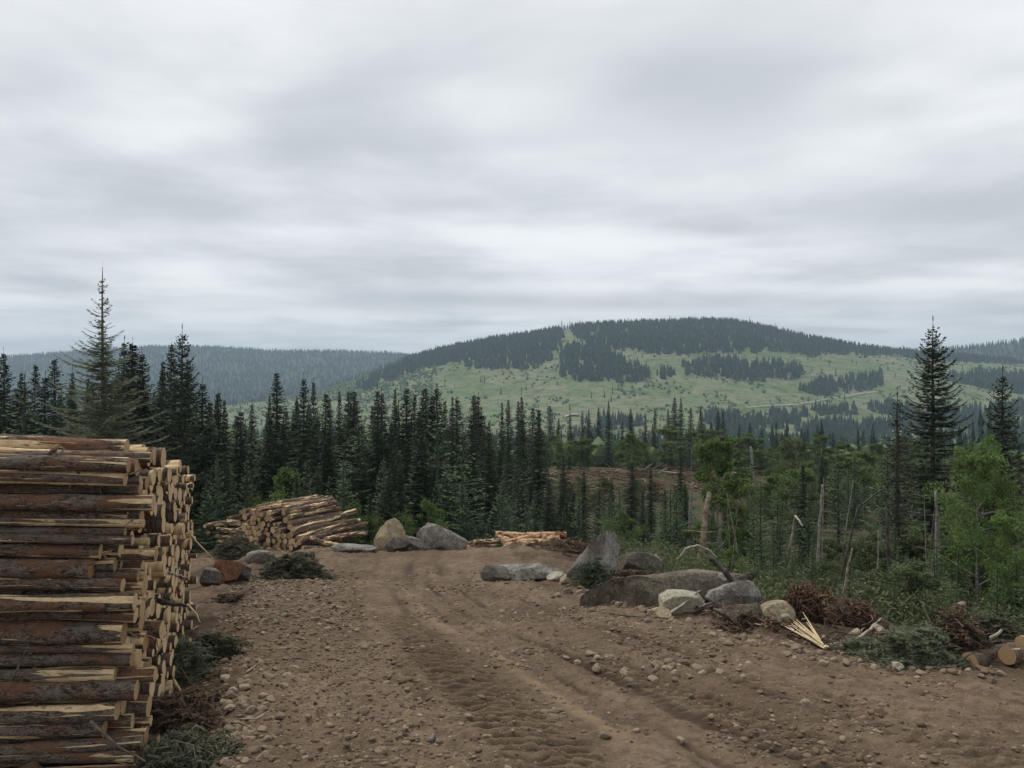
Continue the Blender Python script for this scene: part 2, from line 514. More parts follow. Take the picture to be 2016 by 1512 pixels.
TD = np.array([4.0, 5, 6.35, 8.1, 10.6, 12.9, 17.5, 21, 26, 30]); TX = np.array([1.6, 1.25, .7, 0, -.8, -1.75, -2.9, -3.2, -3.3, -3.3])
def track_u(x, y):
    c = np.interp(y, TD, TX)
    wd = np.interp(y, [4, 7, 14, 24], [1.0, 1.0, .72, .6])
    return (x - c) / wd
def road_relief(x, y):
    """height offset and soil wetness plus painted tread shade of the graded dirt"""
    u_ = track_u(x, y)
    road = sstep(-.3, .3, np.interp(y, ED, EX) - x) * sstep(-.3, .3, x - np.interp(y, LD, LX))
    h = .025 * fbm(x * 1.3, y * 1.3, 21, 3) + .034 * fbm(x * 5, y * 5, 31, 3) + .030 * fbm(x * 13, y * 13, 41, 2)
    lump = fbm(x * 8 + 3, y * 6, 51, 3)
    h += .045 * np.maximum(lump - .12, 0) * (1.0 + 1.2 * sstep(-.4, -2.2, u_))
    # fine scrapes that follow the road
    h += .022 * fbm(u_ * 6, y * .35, 61, 3) * road * sstep(-1.2, .4, u_)
    wet_shade = np.full(np.shape(x), .5) + .35 * fbm(u_ * 1.8, y * .22, 71, 3)
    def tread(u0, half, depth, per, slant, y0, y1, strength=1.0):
        nonlocal h, wet_shade
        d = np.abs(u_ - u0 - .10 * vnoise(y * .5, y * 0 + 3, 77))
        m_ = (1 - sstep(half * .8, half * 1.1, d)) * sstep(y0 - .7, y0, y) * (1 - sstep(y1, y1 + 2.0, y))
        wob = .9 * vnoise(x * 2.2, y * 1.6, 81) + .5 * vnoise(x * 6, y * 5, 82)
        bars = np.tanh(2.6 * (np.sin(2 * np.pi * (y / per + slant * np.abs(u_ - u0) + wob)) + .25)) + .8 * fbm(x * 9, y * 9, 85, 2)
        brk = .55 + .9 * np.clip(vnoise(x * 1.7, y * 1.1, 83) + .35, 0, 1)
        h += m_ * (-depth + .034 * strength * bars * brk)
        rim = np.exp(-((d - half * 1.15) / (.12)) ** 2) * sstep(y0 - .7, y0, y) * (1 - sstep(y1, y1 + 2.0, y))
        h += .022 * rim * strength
        wet_shade = wet_shade + m_ * (.20 * strength - .20 * bars * brk * strength)  # darker colour between the tread bars stands in for their weak shadow
    tread(-.35, .42, .02, .155, .9, 0, 12.5, 1.0)
    tread(1.9, .38, .02, .15, -.8, 0, 9.0, .8)
    tread(3.2, .40, .015, .17, .7, 0, 11, .55)
    # smooth dry ridge and a moist furrow beside it
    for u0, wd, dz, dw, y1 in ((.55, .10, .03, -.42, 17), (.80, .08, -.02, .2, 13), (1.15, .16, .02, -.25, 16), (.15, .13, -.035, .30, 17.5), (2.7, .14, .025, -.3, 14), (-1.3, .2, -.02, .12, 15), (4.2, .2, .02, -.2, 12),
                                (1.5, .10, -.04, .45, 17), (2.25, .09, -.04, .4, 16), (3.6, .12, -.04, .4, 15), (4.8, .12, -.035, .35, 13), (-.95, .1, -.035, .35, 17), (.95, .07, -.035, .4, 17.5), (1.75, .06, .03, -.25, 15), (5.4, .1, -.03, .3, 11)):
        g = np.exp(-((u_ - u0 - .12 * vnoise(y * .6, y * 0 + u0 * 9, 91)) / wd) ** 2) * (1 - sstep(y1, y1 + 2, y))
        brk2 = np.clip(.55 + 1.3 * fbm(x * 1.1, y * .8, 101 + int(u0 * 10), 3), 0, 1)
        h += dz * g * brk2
        wet_shade += dw * g * brk2
    for u0 in (-1.5, -.55, .9, 2.2):                                   # wheel lines on the far stretch
        g = np.exp(-((u_ - u0 + .5 * vnoise(y * .3, y * 0 + u0, 93)) / .22) ** 2) * sstep(18, 19.5, y)
        h -= .03 * g
        wet_shade += .35 * g * (.4 + vnoise(x * 1.5, y * .7, 94))
    edge = np.exp(-((y - 17.6 + .6 * vnoise(x * .7, x * 0, 95)) / .35) ** 2)
    h += .05 * edge
    off = 1 - road
    vr_ = x - np.interp(y, ED, EX)
    duff = sstep(.0, .5, vr_ + .5 * fbm(x * 1.4, y * 1.4, 111, 3)) * (1 - sstep(2.4, 3.6, vr_)) * sstep(8.6, 9.6, y) * (1 - sstep(13.2, 15, y))
    wet_shade = wet_shade + .9 * duff
    h = h + duff * .10 * fbm(x * 3.5, y * 3.5, 112, 3)
    h += off * (.14 * fbm(x * 1.6, y * 1.6, 97, 4) + .05 * fbm(x * 7, y * 7, 98, 2))
    wet_shade += off * (.3 * fbm(x * 1.2, y * 1.2, 99, 3) + .25)
    return h, wet_shade
def road_z(x, y):
    return gz(x, y) + road_relief(np.asarray(x, float), np.asarray(y, float))[0]
def build_road():
    xs = np.concatenate([np.arange(ROAD_X[0], -7, .12), np.arange(-7, 9, .03), np.arange(9, ROAD_X[1] + .01, .12)])
    ys = [ROAD_Y[0]]
    while ys[-1] < ROAD_Y[1]:
        ys.append(ys[-1] + max(.019, .0032 * ys[-1]) if ys[-1] > 4.5 else ys[-1] + .06)
    X, Y = np.meshgrid(xs, np.array(ys))
    h, wet_shade = road_relief(X, Y)
    Z = gz(X, Y) + h
    e = np.minimum.reduce([X - ROAD_X[0], ROAD_X[1] - X, Y - ROAD_Y[0], ROAD_Y[1] - Y])
    Z -= .7 * (1 - sstep(0, .6, e))
    b = MB()
    b.add(np.stack([X, Y, Z], -1), grid_faces(*X.shape), 0, np.clip(wet_shade, 0, 1).ravel())
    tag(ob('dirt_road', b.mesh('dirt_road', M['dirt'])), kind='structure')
build_ground()
build_road()

# ------------------------------------------------------------------ hills
def polar_hill(name, px0, px1, npx, Ds, skyline, base_z, ridge_D, mat_, seed, rough=6.0, prof=1.0):
    """a ridge whose crest stands ridge_D away; skyline gives the crest's elevation by bearing"""
    pxs = np.linspace(px0, px1, npx)
    sk = np.array(skyline, float)
    top = np.interp(pxs, sk[:, 0], sk[:, 1])
    k = 9
    top = np.convolve(np.pad(top, (k, k), 'edge'), np.ones(2 * k + 1) / (2 * k + 1), 'valid')
    PX, DD = np.meshgrid(pxs, Ds)
    X = (PX - CX) / FPX * DD
    zr = (CY - top)[None] / FPX * ridge_D
    t_ = np.clip((DD - Ds[0]) / (ridge_D - Ds[0]), 0, None)
    up = sstep(0, 1, np.clip(t_, 0, 1)) * .55 + .45 * np.clip(t_, 0, 1) ** prof
    down = np.clip((DD - ridge_D) / (Ds[-1] - ridge_D), 0, 1)
    Z = base_z + (zr - base_z) * up * (1 - .9 * down ** 1.5)
    Z += rough * fbm(X / 120, DD / 120, seed, 4) * np.clip(np.sin(np.pi * np.clip(t_, 0, 1)), 0, 1)
    Z[0] -= 6
    return PX, X, DD, Z
HILLS = {}
def make_hill(name, matkey, *a, **k):
    PX, X, Y, Z = polar_hill(name, *a, **k)
    b = MB()
    b.add(np.stack([X, Y, Z], -1), grid_faces(*X.shape))
    tag(ob('hill', b.mesh(name, M[matkey])), kind='structure')
    HILLS[name] = (PX, X, Y, Z)
MAIN_SKY = [(300, 815), (430, 800), (560, 785), (640, 768), (700, 748), (760, 724), (800, 709), (850, 697), (900, 684), (1000, 667), (1060, 660), (1110, 648), (1200, 641), (1300, 638), (1400, 634), (1450, 637), (1500, 648),
            (1560, 661), (1620, 673), (1700, 687), (1760, 694), (1850, 702), (2000, 715), (2400, 760)]
LEFT_SKY = [(-500, 720), (0, 705), (60, 702), (130, 696), (250, 688), (300, 684), (380, 684), (450, 687), (530, 693), (600, 693), (700, 694), (790, 698), (850, 708), (1000, 730), (1200, 745)]
RIGHT_SKY = [(1300, 740), (1600, 712), (1760, 697), (1870, 689), (2016, 672), (2200, 655), (2500, 650)]
make_hill('clear_cut_hill', 'hill', 250, 2400, 500, np.linspace(560, 1750, 150), MAIN_SKY, -46, 1250, None, 7, 7.0)
make_hill('far_wooded_hill', 'farwood', -550, 1250, 300, np.linspace(1300, 3100, 60), LEFT_SKY, -60, 2500, None, 8, 16.0)
make_hill('wooded_ridge', 'farwood', 1250, 2500, 200, np.linspace(1100, 2500, 60), RIGHT_SKY, -55, 1750, None, 9, 8.0)

def inpoly(x, y, poly):
    p = np.array(poly, float)
    c = np.zeros(len(x), bool)
    j = len(p) - 1
    for i in range(len(p)):
        cond = ((p[i, 1] > y) != (p[j, 1] > y)) & (x < (p[j, 0] - p[i, 0]) * (y - p[i, 1]) / (p[j, 1] - p[i, 1] + 1e-9) + p[i, 0])
        c ^= cond
        j = i
    return c
def hill_points(name, n):
    PX, X, Y, Z = HILLS[name]
    r_ = rng.random(n) * (X.shape[0] - 1.001)
    # spread evenly per square metre: columns widen with distance
    c_ = rng.random(n) * (X.shape[1] - 1.001)
    i, j = r_.astype(int), c_.astype(int)
    a, b = (r_ - i), (c_ - j)
    f = lambda G: (G[i, j] * (1 - a) + G[i + 1, j] * a) * (1 - b) + (G[i, j + 1] * (1 - a) + G[i + 1, j + 1] * a) * b
    return np.stack([f(X), f(Y), f(Z)], -1)
def proj(P):
    return CX + P[:, 0] / P[:, 1] * FPX, CY - P[:, 2] / P[:, 1] * FPX
def far_trees(b, P, hgt, wid, sides=5, tiers=2):
    """many small conifers, each a stack of ragged cones"""
    n = len(P)
    if n == 0:
        return
    for k in range(tiers):
        z0 = hgt * (.06 + .80 * k / tiers)
        z1 = hgt * min(1.0, .06 + .80 * k / tiers + 1.35 / tiers) if k < tiers - 1 else hgt
        rad = wid * (1 - .78 * k / tiers)
        th = np.arange(sides)[None] * 2 * np.pi / sides + rng.random((n, 1)) * 6.28
        rr = rad[:, None] * rng.uniform(.55, 1.15, (n, sides))
        ring = np.stack([P[:, None, 0] + rr * np.cos(th), P[:, None, 1] + rr * np.sin(th), P[:, None, 2] + z0[:, None] + hgt[:, None] * rng.uniform(-.08, .08, (n, sides))], -1)
        tip = P + np.stack([wid * rng.uniform(-.1, .1, n), wid * 0, z1], -1)
        V = np.concatenate([ring, tip[:, None]], 1).reshape(-1, 3)
        o = np.arange(n)[:, None] * (sides + 1)
        j = np.arange(sides)[None]
        F = np.stack([o + j, o + (j + 1) % sides, o + sides + 0 * j], -1).reshape(-1, 3)
        tn = np.repeat(rng.random(n), sides + 1)
        b.add(V, F, 0, tn)
def far_bushes(b, P, rad):
    V0, F0 = ico(0)
    n = len(P)
    jit = rng.uniform(.6, 1.2, (n, len(V0), 1))
    V = P[:, None] + V0[None] * jit * rad[:, None, None] * np.array([1, 1, .9]) + np.array([0, 0, 1]) * rad[:, None, None] * .6
    F = (np.arange(n)[:, None, None] * len(V0) + F0[None]).reshape(-1, 3)
    b.add(V.reshape(-1, 3), F, 0, np.repeat(rng.random(n), len(V0)))

STANDS = [
    [(700, 765), (760, 728), (850, 690), (1060, 650), (1112, 640), (1095, 690), (1060, 725), (1000, 728), (925, 726), (895, 712), (800, 738), (720, 768)],
    [(1128, 630), (1200, 628), (1400, 620), (1500, 640), (1570, 655), (1760, 685), (1760, 700), (1640, 700), (1595, 702), (1510, 690), (1495, 700), (1440, 698), (1300, 696), (1210, 688), (1150, 678), (1128, 660)],
    [(1100, 692), (1130, 682), (1200, 688), (1228, 712), (1232, 722), (1275, 722), (1283, 745), (1255, 754), (1140, 753), (1098, 738)],
    [(1345, 722), (1400, 710), (1455, 714), (1575, 724), (1575, 742), (1480, 752), (1410, 742), (1345, 738)],
    [(1580, 772), (1612, 752), (1680, 742), (1738, 738), (1740, 756), (1690, 772), (1600, 782)],
    [(1740, 688), (1850, 690), (2400, 700), (2400, 728), (1900, 715), (1780, 705)],
    [(1850, 745), (1930, 735), (2100, 745), (2100, 775), (1950, 770)],
    [(1130, 828), (1300, 822), (1500, 822), (1640, 806), (1780, 796), (2400, 790), (2400, 900), (1130, 900)],
    [(1290, 730), (1320, 728), (1325, 745), (1295, 748)],
]
def build_far_forest():
    b, c, d = MB(), MB(), MB()
    P = hill_points('clear_cut_hill', 60000)
    X_, Y_ = proj(P)
    keep = np.zeros(len(P), bool)
    warp = 9 * fbm(X_ / 25, Y_ / 12, 4, 4) + 4 * fbm(X_ / 6, Y_ / 4, 24, 2)
    for s_ in STANDS:
        keep |= inpoly(X_ + warp * 1.5, Y_ + warp, s_)
    keep &= P[:, 1] < 1450
    keep &= ~((Y_ > 785) & (fbm(P[:, 0] / 30, P[:, 1] / 30, 14, 3) < .0))
    Q = P[keep]
    far_trees(b, Q, rng.uniform(6, 12, len(Q)), rng.uniform(1.6, 2.9, len(Q)), 6, 2)
    # thin fringe of taller trees along the crest
    ridge = np.abs(P[:, 1] - 1250) < 25
    Q = P[ridge & (rng.random(len(P)) < .45)]
    far_trees(b, Q, rng.uniform(6, 12, len(Q)) * (1 + .5 * (rng.random(len(Q)) < .06)), rng.uniform(1.0, 1.8, len(Q)), 5, 2)
    # low regrowth over the rest of the slope
    cut = ~keep & (rng.random(len(P)) < .26)
    clump = fbm(P[:, 0] / 40, P[:, 1] / 40, 12, 3)
    Q = P[cut & (clump > .02)]
    far_bushes(c, Q, rng.uniform(.7, 2.2, len(Q)))
    Q = P[~keep & (Y_ < 790) & (X_ < 860) & (rng.random(len(P)) < .55)]
    far_bushes(c, Q, rng.uniform(1.2, 2.8, len(Q)))
    Q = P[~keep & (rng.random(len(P)) < .012)]
    far_trees(b, Q, rng.uniform(4, 9, len(Q)), rng.uniform(.8, 1.5, len(Q)))
    Q = P[~keep & (rng.random(len(P)) < .006)]
    for p in Q:                                                        # bare standing trunks
        h_ = rng.uniform(5, 11)
        V, F = tube([p, p + [.2, 0, h_ * .5], p + [rng.uniform(-.5, .5), 0, h_]], [.32, .25, .12], 4)
        d.add(V, F)
    tag(ob('hillside_regrowth', c.mesh('hillside_regrowth', M['farbush'], False)), 'low green regrowth scattered over the clear cut slope', 'bushes', kind='stuff')
    tag(ob('hillside_snags', d.mesh('hillside_snags', M['pale'])), 'thin pale dead trunks standing on the clear cut slope', 'dead trees', kind='stuff')
    for nm, n in (('far_wooded_hill', 26000), ('wooded_ridge', 9000)):
        P = hill_points(nm, n)
        P = P[P[:, 1] < (2650 if nm == 'far_wooded_hill' else 1850)]
        far_trees(b, P, rng.uniform(8, 15, len(P)), rng.uniform(1.8, 3.4, len(P)), 4, 1)
    tag(ob('hillside_forest', b.mesh('hillside_forest', M['farwood'], False)), 'dark forest stands covering the distant hills', 'forest', kind='stuff')
    # valley between the near forest and the hill
    v_ = MB()
    n = 4200
    D = np.sqrt(rng.uniform(135 ** 2, 720 ** 2, n))
    px = rng.uniform(-250, 2300, n)
    X = (px - CX) / FPX * D
    P = np.stack([X, D, gz(X, D)], -1)
    hg = rng.uniform(6, 12, n)
    far_trees(v_, P, hg, rng.uniform(1.1, 1.9, n), 7, 6)
    tag(ob('valley_forest', v_.mesh('valley_forest', M['farwood'], False)), 'dark conifer forest filling the valley before the hill', 'forest', kind='stuff')
    w_ = MB()
    n = 7000
    D = np.sqrt(rng.uniform(120 ** 2, 700 ** 2, n))
    px = rng.uniform(-250, 2300, n)
    X = (px - CX) / FPX * D
    far_bushes(w_, np.stack([X, D, gz(X, D)], -1), rng.uniform(1.5, 3.6, n))
    tag(ob('valley_bushes', w_.mesh('valley_bushes', M['farbush'], False)), 'round green bushes among the conifers of the valley', 'bushes', kind='stuff')
    # pale gravel track on the hill
    PX, HX, HY, HZ = HILLS['clear_cut_hill']
    def hill_at(px, py):
        col = np.argmin(np.abs(PX[0] - px))
        yy = CY - HZ[:, col] / HY[:, col] * FPX
        k = np.argmin(np.where(HY[:, col] < 1250, np.abs(yy - py), 1e9))
        return np.array([HX[k, col], HY[k, col], HZ[k, col]])
    t_ = MB()
    for line, wd in (([(1470, 803), (1520, 800), (1570, 797), (1620, 790), (1660, 783), (1700, 777), (1730, 772)], 2.2), ([(1112, 822), (1125, 819), (1138, 816)], 9.0)):
        pts = np.array([hill_at(*q) for q in line])
        s_ = np.linspace(0, len(pts) - 1, 40)
        pts = np.stack([np.interp(s_, np.arange(len(pts)), pts[:, k]) for k in range(3)], -1)
        A, B = pts + [0, -wd / 2, .9], pts + [0, wd / 2, 1.6]
        V = np.concatenate([A, B])
        j = np.arange(len(pts) - 1)
        t_.add(V, np.stack([j, j + 1, j + 1 + len(pts), j + len(pts)], -1))
    tag(ob('gravel_track', t_.mesh('gravel_track', M['track'])), kind='structure')
build_far_forest()

# ------------------------------------------------------------------ tree prototypes
def sprays(base, dirs, length, width, sag=.15):
    """small pointed needle sprays: one folded diamond each (two triangles per side)"""
    n = len(base)
    up = np.array([0, 0, 1.0])
    side = np.cross(dirs, up)
    nrm = np.linalg.norm(side, axis=1, keepdims=True)
    side = np.where(nrm > 1e-3, side / (nrm + 1e-9), np.array([1.0, 0, 0]))
    roll = rng.uniform(-.9, .9, (n, 1))
    nv = np.cross(side, dirs)
    side = side * np.cos(roll) + nv * np.sin(roll)
    L, W = length[:, None], width[:, None]
    midp = base + dirs * L * .5
    tip = base + dirs * L - up * (L * sag)
    V = np.stack([base, midp + side * W * .5, tip, midp - side * W * .5], 1).reshape(-1, 3)
    F = np.arange(n)[:, None] * 4 + np.arange(4)[None]
    return V, F

def conifer(H, Rm, c0=.06, spacing=.17, per=6, up=.15, droop=.5, tip=.25, step=.10, sl=.20, sw=.055, shape=.8, club=0.0, ragged=.3, seed=0, bare_top=0.0, brk=.18, twigs=False):
    """returns (trunk MB, crown MB): a real whorled crown with gaps"""
    g = np.random.default_rng(seed)
    tr, cr = MB(), MB()
    zz = np.linspace(0, H, 14)
    lean = np.cumsum(g.normal(0, .012 * H / 14, (14, 2)), 0)
    pts = np.stack([lean[:, 0], lean[:, 1], zz], -1)
    r0 = (.011 if bare_top == 0 else .008) * H + .02
    V, F = tube(pts, r0 * (1 - zz / H) ** .8 + .008, 7)
    tr.add(V, F)
    B, Dv, Ln, Wd, Tn = [], [], [], [], []
    z = H * c0
    while z < H * .985:
        t_ = (z / H - c0) / (1 - c0)
        env = Rm * (1 - t_) ** shape * (1 - .35 * (1 - t_) ** 6)
        if club:
            env += club * math.exp(-((t_ - .86) / .09) ** 2)
        k = per + int(g.integers(-1, 2))
        a0 = g.random() * 6.28
        for q in range(k):
            L = max(.07, env * g.uniform(1 - ragged, 1 + ragged * .6))
            if g.random() < brk:
                L *= g.uniform(.25, .6)
            if g.random() < .03:
                L *= 1.35
            a = a0 + q * 6.28 / k + g.normal(0, .25)
            zb = z + g.uniform(-.5, .5) * spacing
            c = np.array([np.interp(zb, zz, pts[:, 0]), np.interp(zb, zz, pts[:, 1]), zb])
            m_ = max(3, int(L / step))
            s_ = (np.arange(m_) + .6) / m_
            upk = up + .7 * max(0, t_ - .6)
            hz = L * (upk * s_ - droop * s_ ** 2 * (1 - .75 * t_) + tip * s_ ** 3)
            rad_ = L * s_ * (1 - .08 * s_)
            d = np.array([math.cos(a), math.sin(a), 0])
            P = c + d * rad_[:, None] + np.array([0, 0, 1]) * hz[:, None]
            slope = (upk - 2 * droop * s_ * (1 - .75 * t_) + 3 * tip * s_ ** 2)
            tan = d + np.array([0, 0, 1]) * slope[:, None]
            tan /= np.linalg.norm(tan, axis=1, keepdims=True)
            sd_ = np.array([-d[1], d[0], 0])
            tn = g.random() * .75
            if twigs and L > .3:
                V, F = tube(np.concatenate([[c], P[::max(1, m_ // 4)], P[-1:] + d * 0.01]), np.linspace(.012 + .006 * L, .004, len(P[::max(1, m_ // 4)]) + 2), 4)
                tr.add(V, F)
            if t_ > 1 - bare_top and g.random() < .2 + .7 * (t_ - 1 + bare_top) / max(bare_top, .01):
                continue
            for sg in (-1, 1):
                w_ = g.uniform(.5, 1.1, (m_, 1))
                dd = tan * .75 + sd_ * sg * w_ + np.array([0, 0, -1]) * g.uniform(-.05, .35, (m_, 1))
                dd /= np.linalg.norm(dd, axis=1, keepdims=True)
                B.append(P); Dv.append(dd)
                Ln.append(sl * g.uniform(.6, 1.3, m_) * (.55 + .6 * (1 - s_)) * min(1, .30 + L * 1.1))
                Wd.append(sw * g.uniform(.7, 1.4, m_))
                Tn.append(np.clip(tn + .35 * s_ * g.random() + g.normal(0, .08, m_), 0, 1))
            B.append(P[-1:]); Dv.append(tan[-1:]); Ln.append(np.array([sl * .8 * min(1, .35 + L)])); Wd.append(np.array([sw])); Tn.append(np.array([min(1, tn + .3)]))
        z += spacing * g.uniform(.75, 1.25) * (1.15 - .45 * t_)
    # leader shoot
    B.append(np.array([[pts[-1, 0], pts[-1, 1], H - .02]])); Dv.append(np.array([[0, .05, 1.0]])); Ln.append(np.array([.34])); Wd.append(np.array([.045])); Tn.append(np.array([.5]))
    B, Dv, Ln, Wd, Tn = map(np.concatenate, (B, Dv, Ln, Wd, Tn))
    V, F = sprays(B, Dv, Ln, Wd)
    cr.add(V, F, 0, np.repeat(Tn, 4))
    return tr, cr

def broadleaf(H, Rm, n_limb=9, leaves=3500, ls=.09, seed=0, base=.18, layered=False, slim=1.0):
    g = np.random.default_rng(seed)
    tr, cr = MB(), MB()
    zz = np.linspace(0, H * .92, 10)
    lean = np.cumsum(g.normal(0, .02 * H / 10, (10, 2)), 0)
    pts = np.stack([lean[:, 0], lean[:, 1], zz], -1)
    V, F = tube(pts, (.012 * H + .012) * (1 - zz / H) + .006, 6)
    tr.add(V, F)
    cl = []
    for q in range(n_limb):
        t_ = base + (1 - base) * (q + g.random()) / n_limb * .95
        c = np.array([np.interp(t_ * H, zz, pts[:, 0]), np.interp(t_ * H, zz, pts[:, 1]), min(t_ * H, zz[-1])])
        a = q * 2.4 + g.normal(0, .4)
        L = Rm * g.uniform(.55, 1.15) * (1 - max(0, t_ - .45) * 1.1) * (1 if not layered else 1.1)
        up = .15 if layered else g.uniform(.35, .9)
        m_ = 5
        s_ = np.linspace(0, 1, m_)
        P = c + np.stack([np.cos(a) * L * s_, np.sin(a) * L * s_, L * (up * s_ + (.1 if layered else -.15) * s_ ** 2)], -1) + g.normal(0, .03 * L, (m_, 3)) * s_[:, None]
        V, F = tube(P, np.linspace(.006 * H + .004, .004, m_), 4)
        tr.add(V, F)
        for k in range(6):
            s1 = g.uniform(.3, 1.05)
            pc = c + (P[-1] - c) * s1 + g.normal(0, .16 * L, 3) * np.array([1, 1, .25 if layered else .8])
            cl.append((pc, L * g.uniform(.14, .3), g.random()))
    for k in range(5):
        cl.append((pts[-1] + g.normal(0, .12 * Rm, 3), Rm * g.uniform(.12, .25), g.random()))
    per = leaves // len(cl)
    for (pc, r_, tn) in cl:
        q = g.normal(0, 1, (per, 3))
        q /= np.linalg.norm(q, axis=1, keepdims=True)
        q *= (g.random((per, 1)) ** .45) * r_ * np.array([1.25, 1.25, .35 if layered else .8])
        dd = g.normal(0, 1, (per, 3)) + np.array([0, 0, -.35])
        if layered:
            dd[:, 2] *= .35
        dd /= np.linalg.norm(dd, axis=1, keepdims=True)
        V, F = sprays(pc + q, dd, ls * g.uniform(.7, 1.4, per), ls * .6 * g.uniform(.7, 1.3, per))
        cr.add(V, F, 0, np.repeat(np.clip(tn * .7 + g.normal(.12, .12, per), 0, 1), 4))
    return tr, cr

PROTO = {}
def proto(key, kind, crown_mat, trunk_mat, H, *a, **k):
    f = conifer if kind == 'c' else broadleaf
    tr, cr = f(H, *a, **k)
    PROTO[key] = (tr.mesh(key + '_trunk', M[trunk_mat]), cr.mesh(key + '_crown', M[crown_mat], False), H)
for i in range(6):      # slender dark spruces of the forest
    proto('spruce%d' % i, 'c', 'spruce', 'trunk', 9.0, [1.55, 1.3, 1.8, 1.2, 2.0, 1.6][i], c0=[.05, .12, .04, .1, .05, .08][i], spacing=.15, per=8, up=.05, droop=.55, tip=.2,
          step=.09, sl=.22, sw=.075, shape=[.9, .8, 1.0, .75, 1.0, .85][i], club=[0, .06, 0, .05, 0, 0][i], seed=40 + i, ragged=.4)
for i in range(3):      # fuller firs with tiers that show
    proto('fir%d' % i, 'c', 'fir', 'trunk', 5.0, [1.25, 1.0, 1.4][i], c0=.03, spacing=.2, per=6, up=.25, droop=.35, tip=.2, step=.085, sl=.19, sw=.06, shape=[.85, .8, .9][i], seed=60 + i, ragged=.3)
proto('tallspruce', 'c', 'spruce', 'trunk', 9.0, 1.95, c0=.27, spacing=.27, per=8, up=.10, droop=.42, tip=.42, step=.065, sl=.22, sw=.065, shape=.80, seed=71, ragged=.22, brk=.1, twigs=True)
proto('sidespruce', 'c', 'spruce', 'trunk', 8.0, 1.3, c0=.2, spacing=.21, per=7, up=.15, droop=.4, tip=.4, step=.065, sl=.21, sw=.065, shape=.62, seed=72, ragged=.3, twigs=True)
proto('slimspruce', 'c', 'spruce', 'trunk', 7.0, .62, c0=.2, spacing=.17, per=6, up=.15, droop=.35, tip=.3, step=.075, sl=.17, sw=.055, shape=.5, seed=73, ragged=.45, twigs=True)
proto('larch', 'c', 'larch', 'twig', 11.0, 3.5, c0=.10, spacing=.18, per=6, up=.20, droop=.45, tip=.32, step=.062, sl=.24, sw=.05, shape=1.35, seed=76, ragged=.65, brk=.34, bare_top=.24, twigs=True)
for i in range(4):
    proto('birch%d' % i, 'b', 'leafy', 'birch', 5.0, [1.5, 1.8, 1.3, 1.6][i], n_limb=12, leaves=6000, ls=.14, seed=80 + i)
for i in range(3):
    proto('shrub%d' % i, 'b', ['leafy', 'dull', 'dull'][i], 'twig', 2.0, [.95, 1.1, .8][i], n_limb=10, leaves=8500, ls=.062, seed=90 + i, base=.05)
proto('lightbirch', 'b', 'bright', 'birch', 4.0, 1.55, n_limb=24, leaves=20000, ls=.07, seed=95, layered=False, base=.08)
proto('brownbush', 'b', 'brown', 'twig', 2.0, 1.1, n_limb=9, leaves=2200, ls=.09, seed=97, base=.02)
for i in range(2):
    proto('dullbirch%d' % i, 'b', 'dull', 'birch', 5.0, [1.3, 1.6][i], n_limb=12, leaves=4000, ls=.12, seed=110 + i)

def plant(key, name, cat, label, group, x, y, h, rz=None, wide=1.0, z=None, tilt=(0, 0)):
    trunk, crown, H = PROTO[key]
    k = h / H
    o = ob(name, None, None, (x, y, (gz(x, y) if z is None else z) - .08), (tilt[0], tilt[1], rng.random() * 6.28 if rz is None else rz), (k * wide, k * wide, k))
    o.empty_display_size = .3
    tag(o, label, cat, group)
    ob('trunk', trunk, o)
    ob('crown', crown, o)
    return o
def plant_px(key, name, cat, label, group, px, top, D, wide=1.0, **kw):
    x = (px - CX) / FPX * D
    h = -(top - CY) / FPX * D - float(gz(x, D))
    return plant(key, name, cat, label, group, x, D, h, wide=wide, **kw)

SAPS = []
# heroes
plant_px('larch', 'larch_tree', 'tree', 'tall pale larch with a thin bare top rising above the near log stack', None, 203, 522, 31, wide=1.1)
plant_px('sidespruce', 'spruce_tree', 'tree', 'spruce with a pointed tiered top, tallest of the dark trees right of the larch', None, 358, 648, 33, wide=.9)
plant_px('tallspruce', 'spruce_tree', 'tree', 'tall solitary spruce with open tiers standing against the clear cut hill at right', None, 1836, 630, 22, wide=.96)
plant_px('sidespruce', 'spruce_tree', 'tree', 'dark spruce with a rounded tip at the right edge of the forest', None, 1975, 728, 20, wide=.95)
plant_px('slimspruce', 'spruce_tree', 'tree', 'slim grey green spruce close to the left of the tall solitary spruce', None, 1768, 778, 20, wide=1.2)
plant_px('spruce4', 'spruce_tree', 'tree', 'broad dark spruce standing in front of the reddish slash clearing', None, 1061, 802, 42, wide=1.15)
plant_px('spruce2', 'spruce_tree', 'tree', 'narrow dark spruce just left of the broad one before the slash clearing', None, 963, 826, 40)
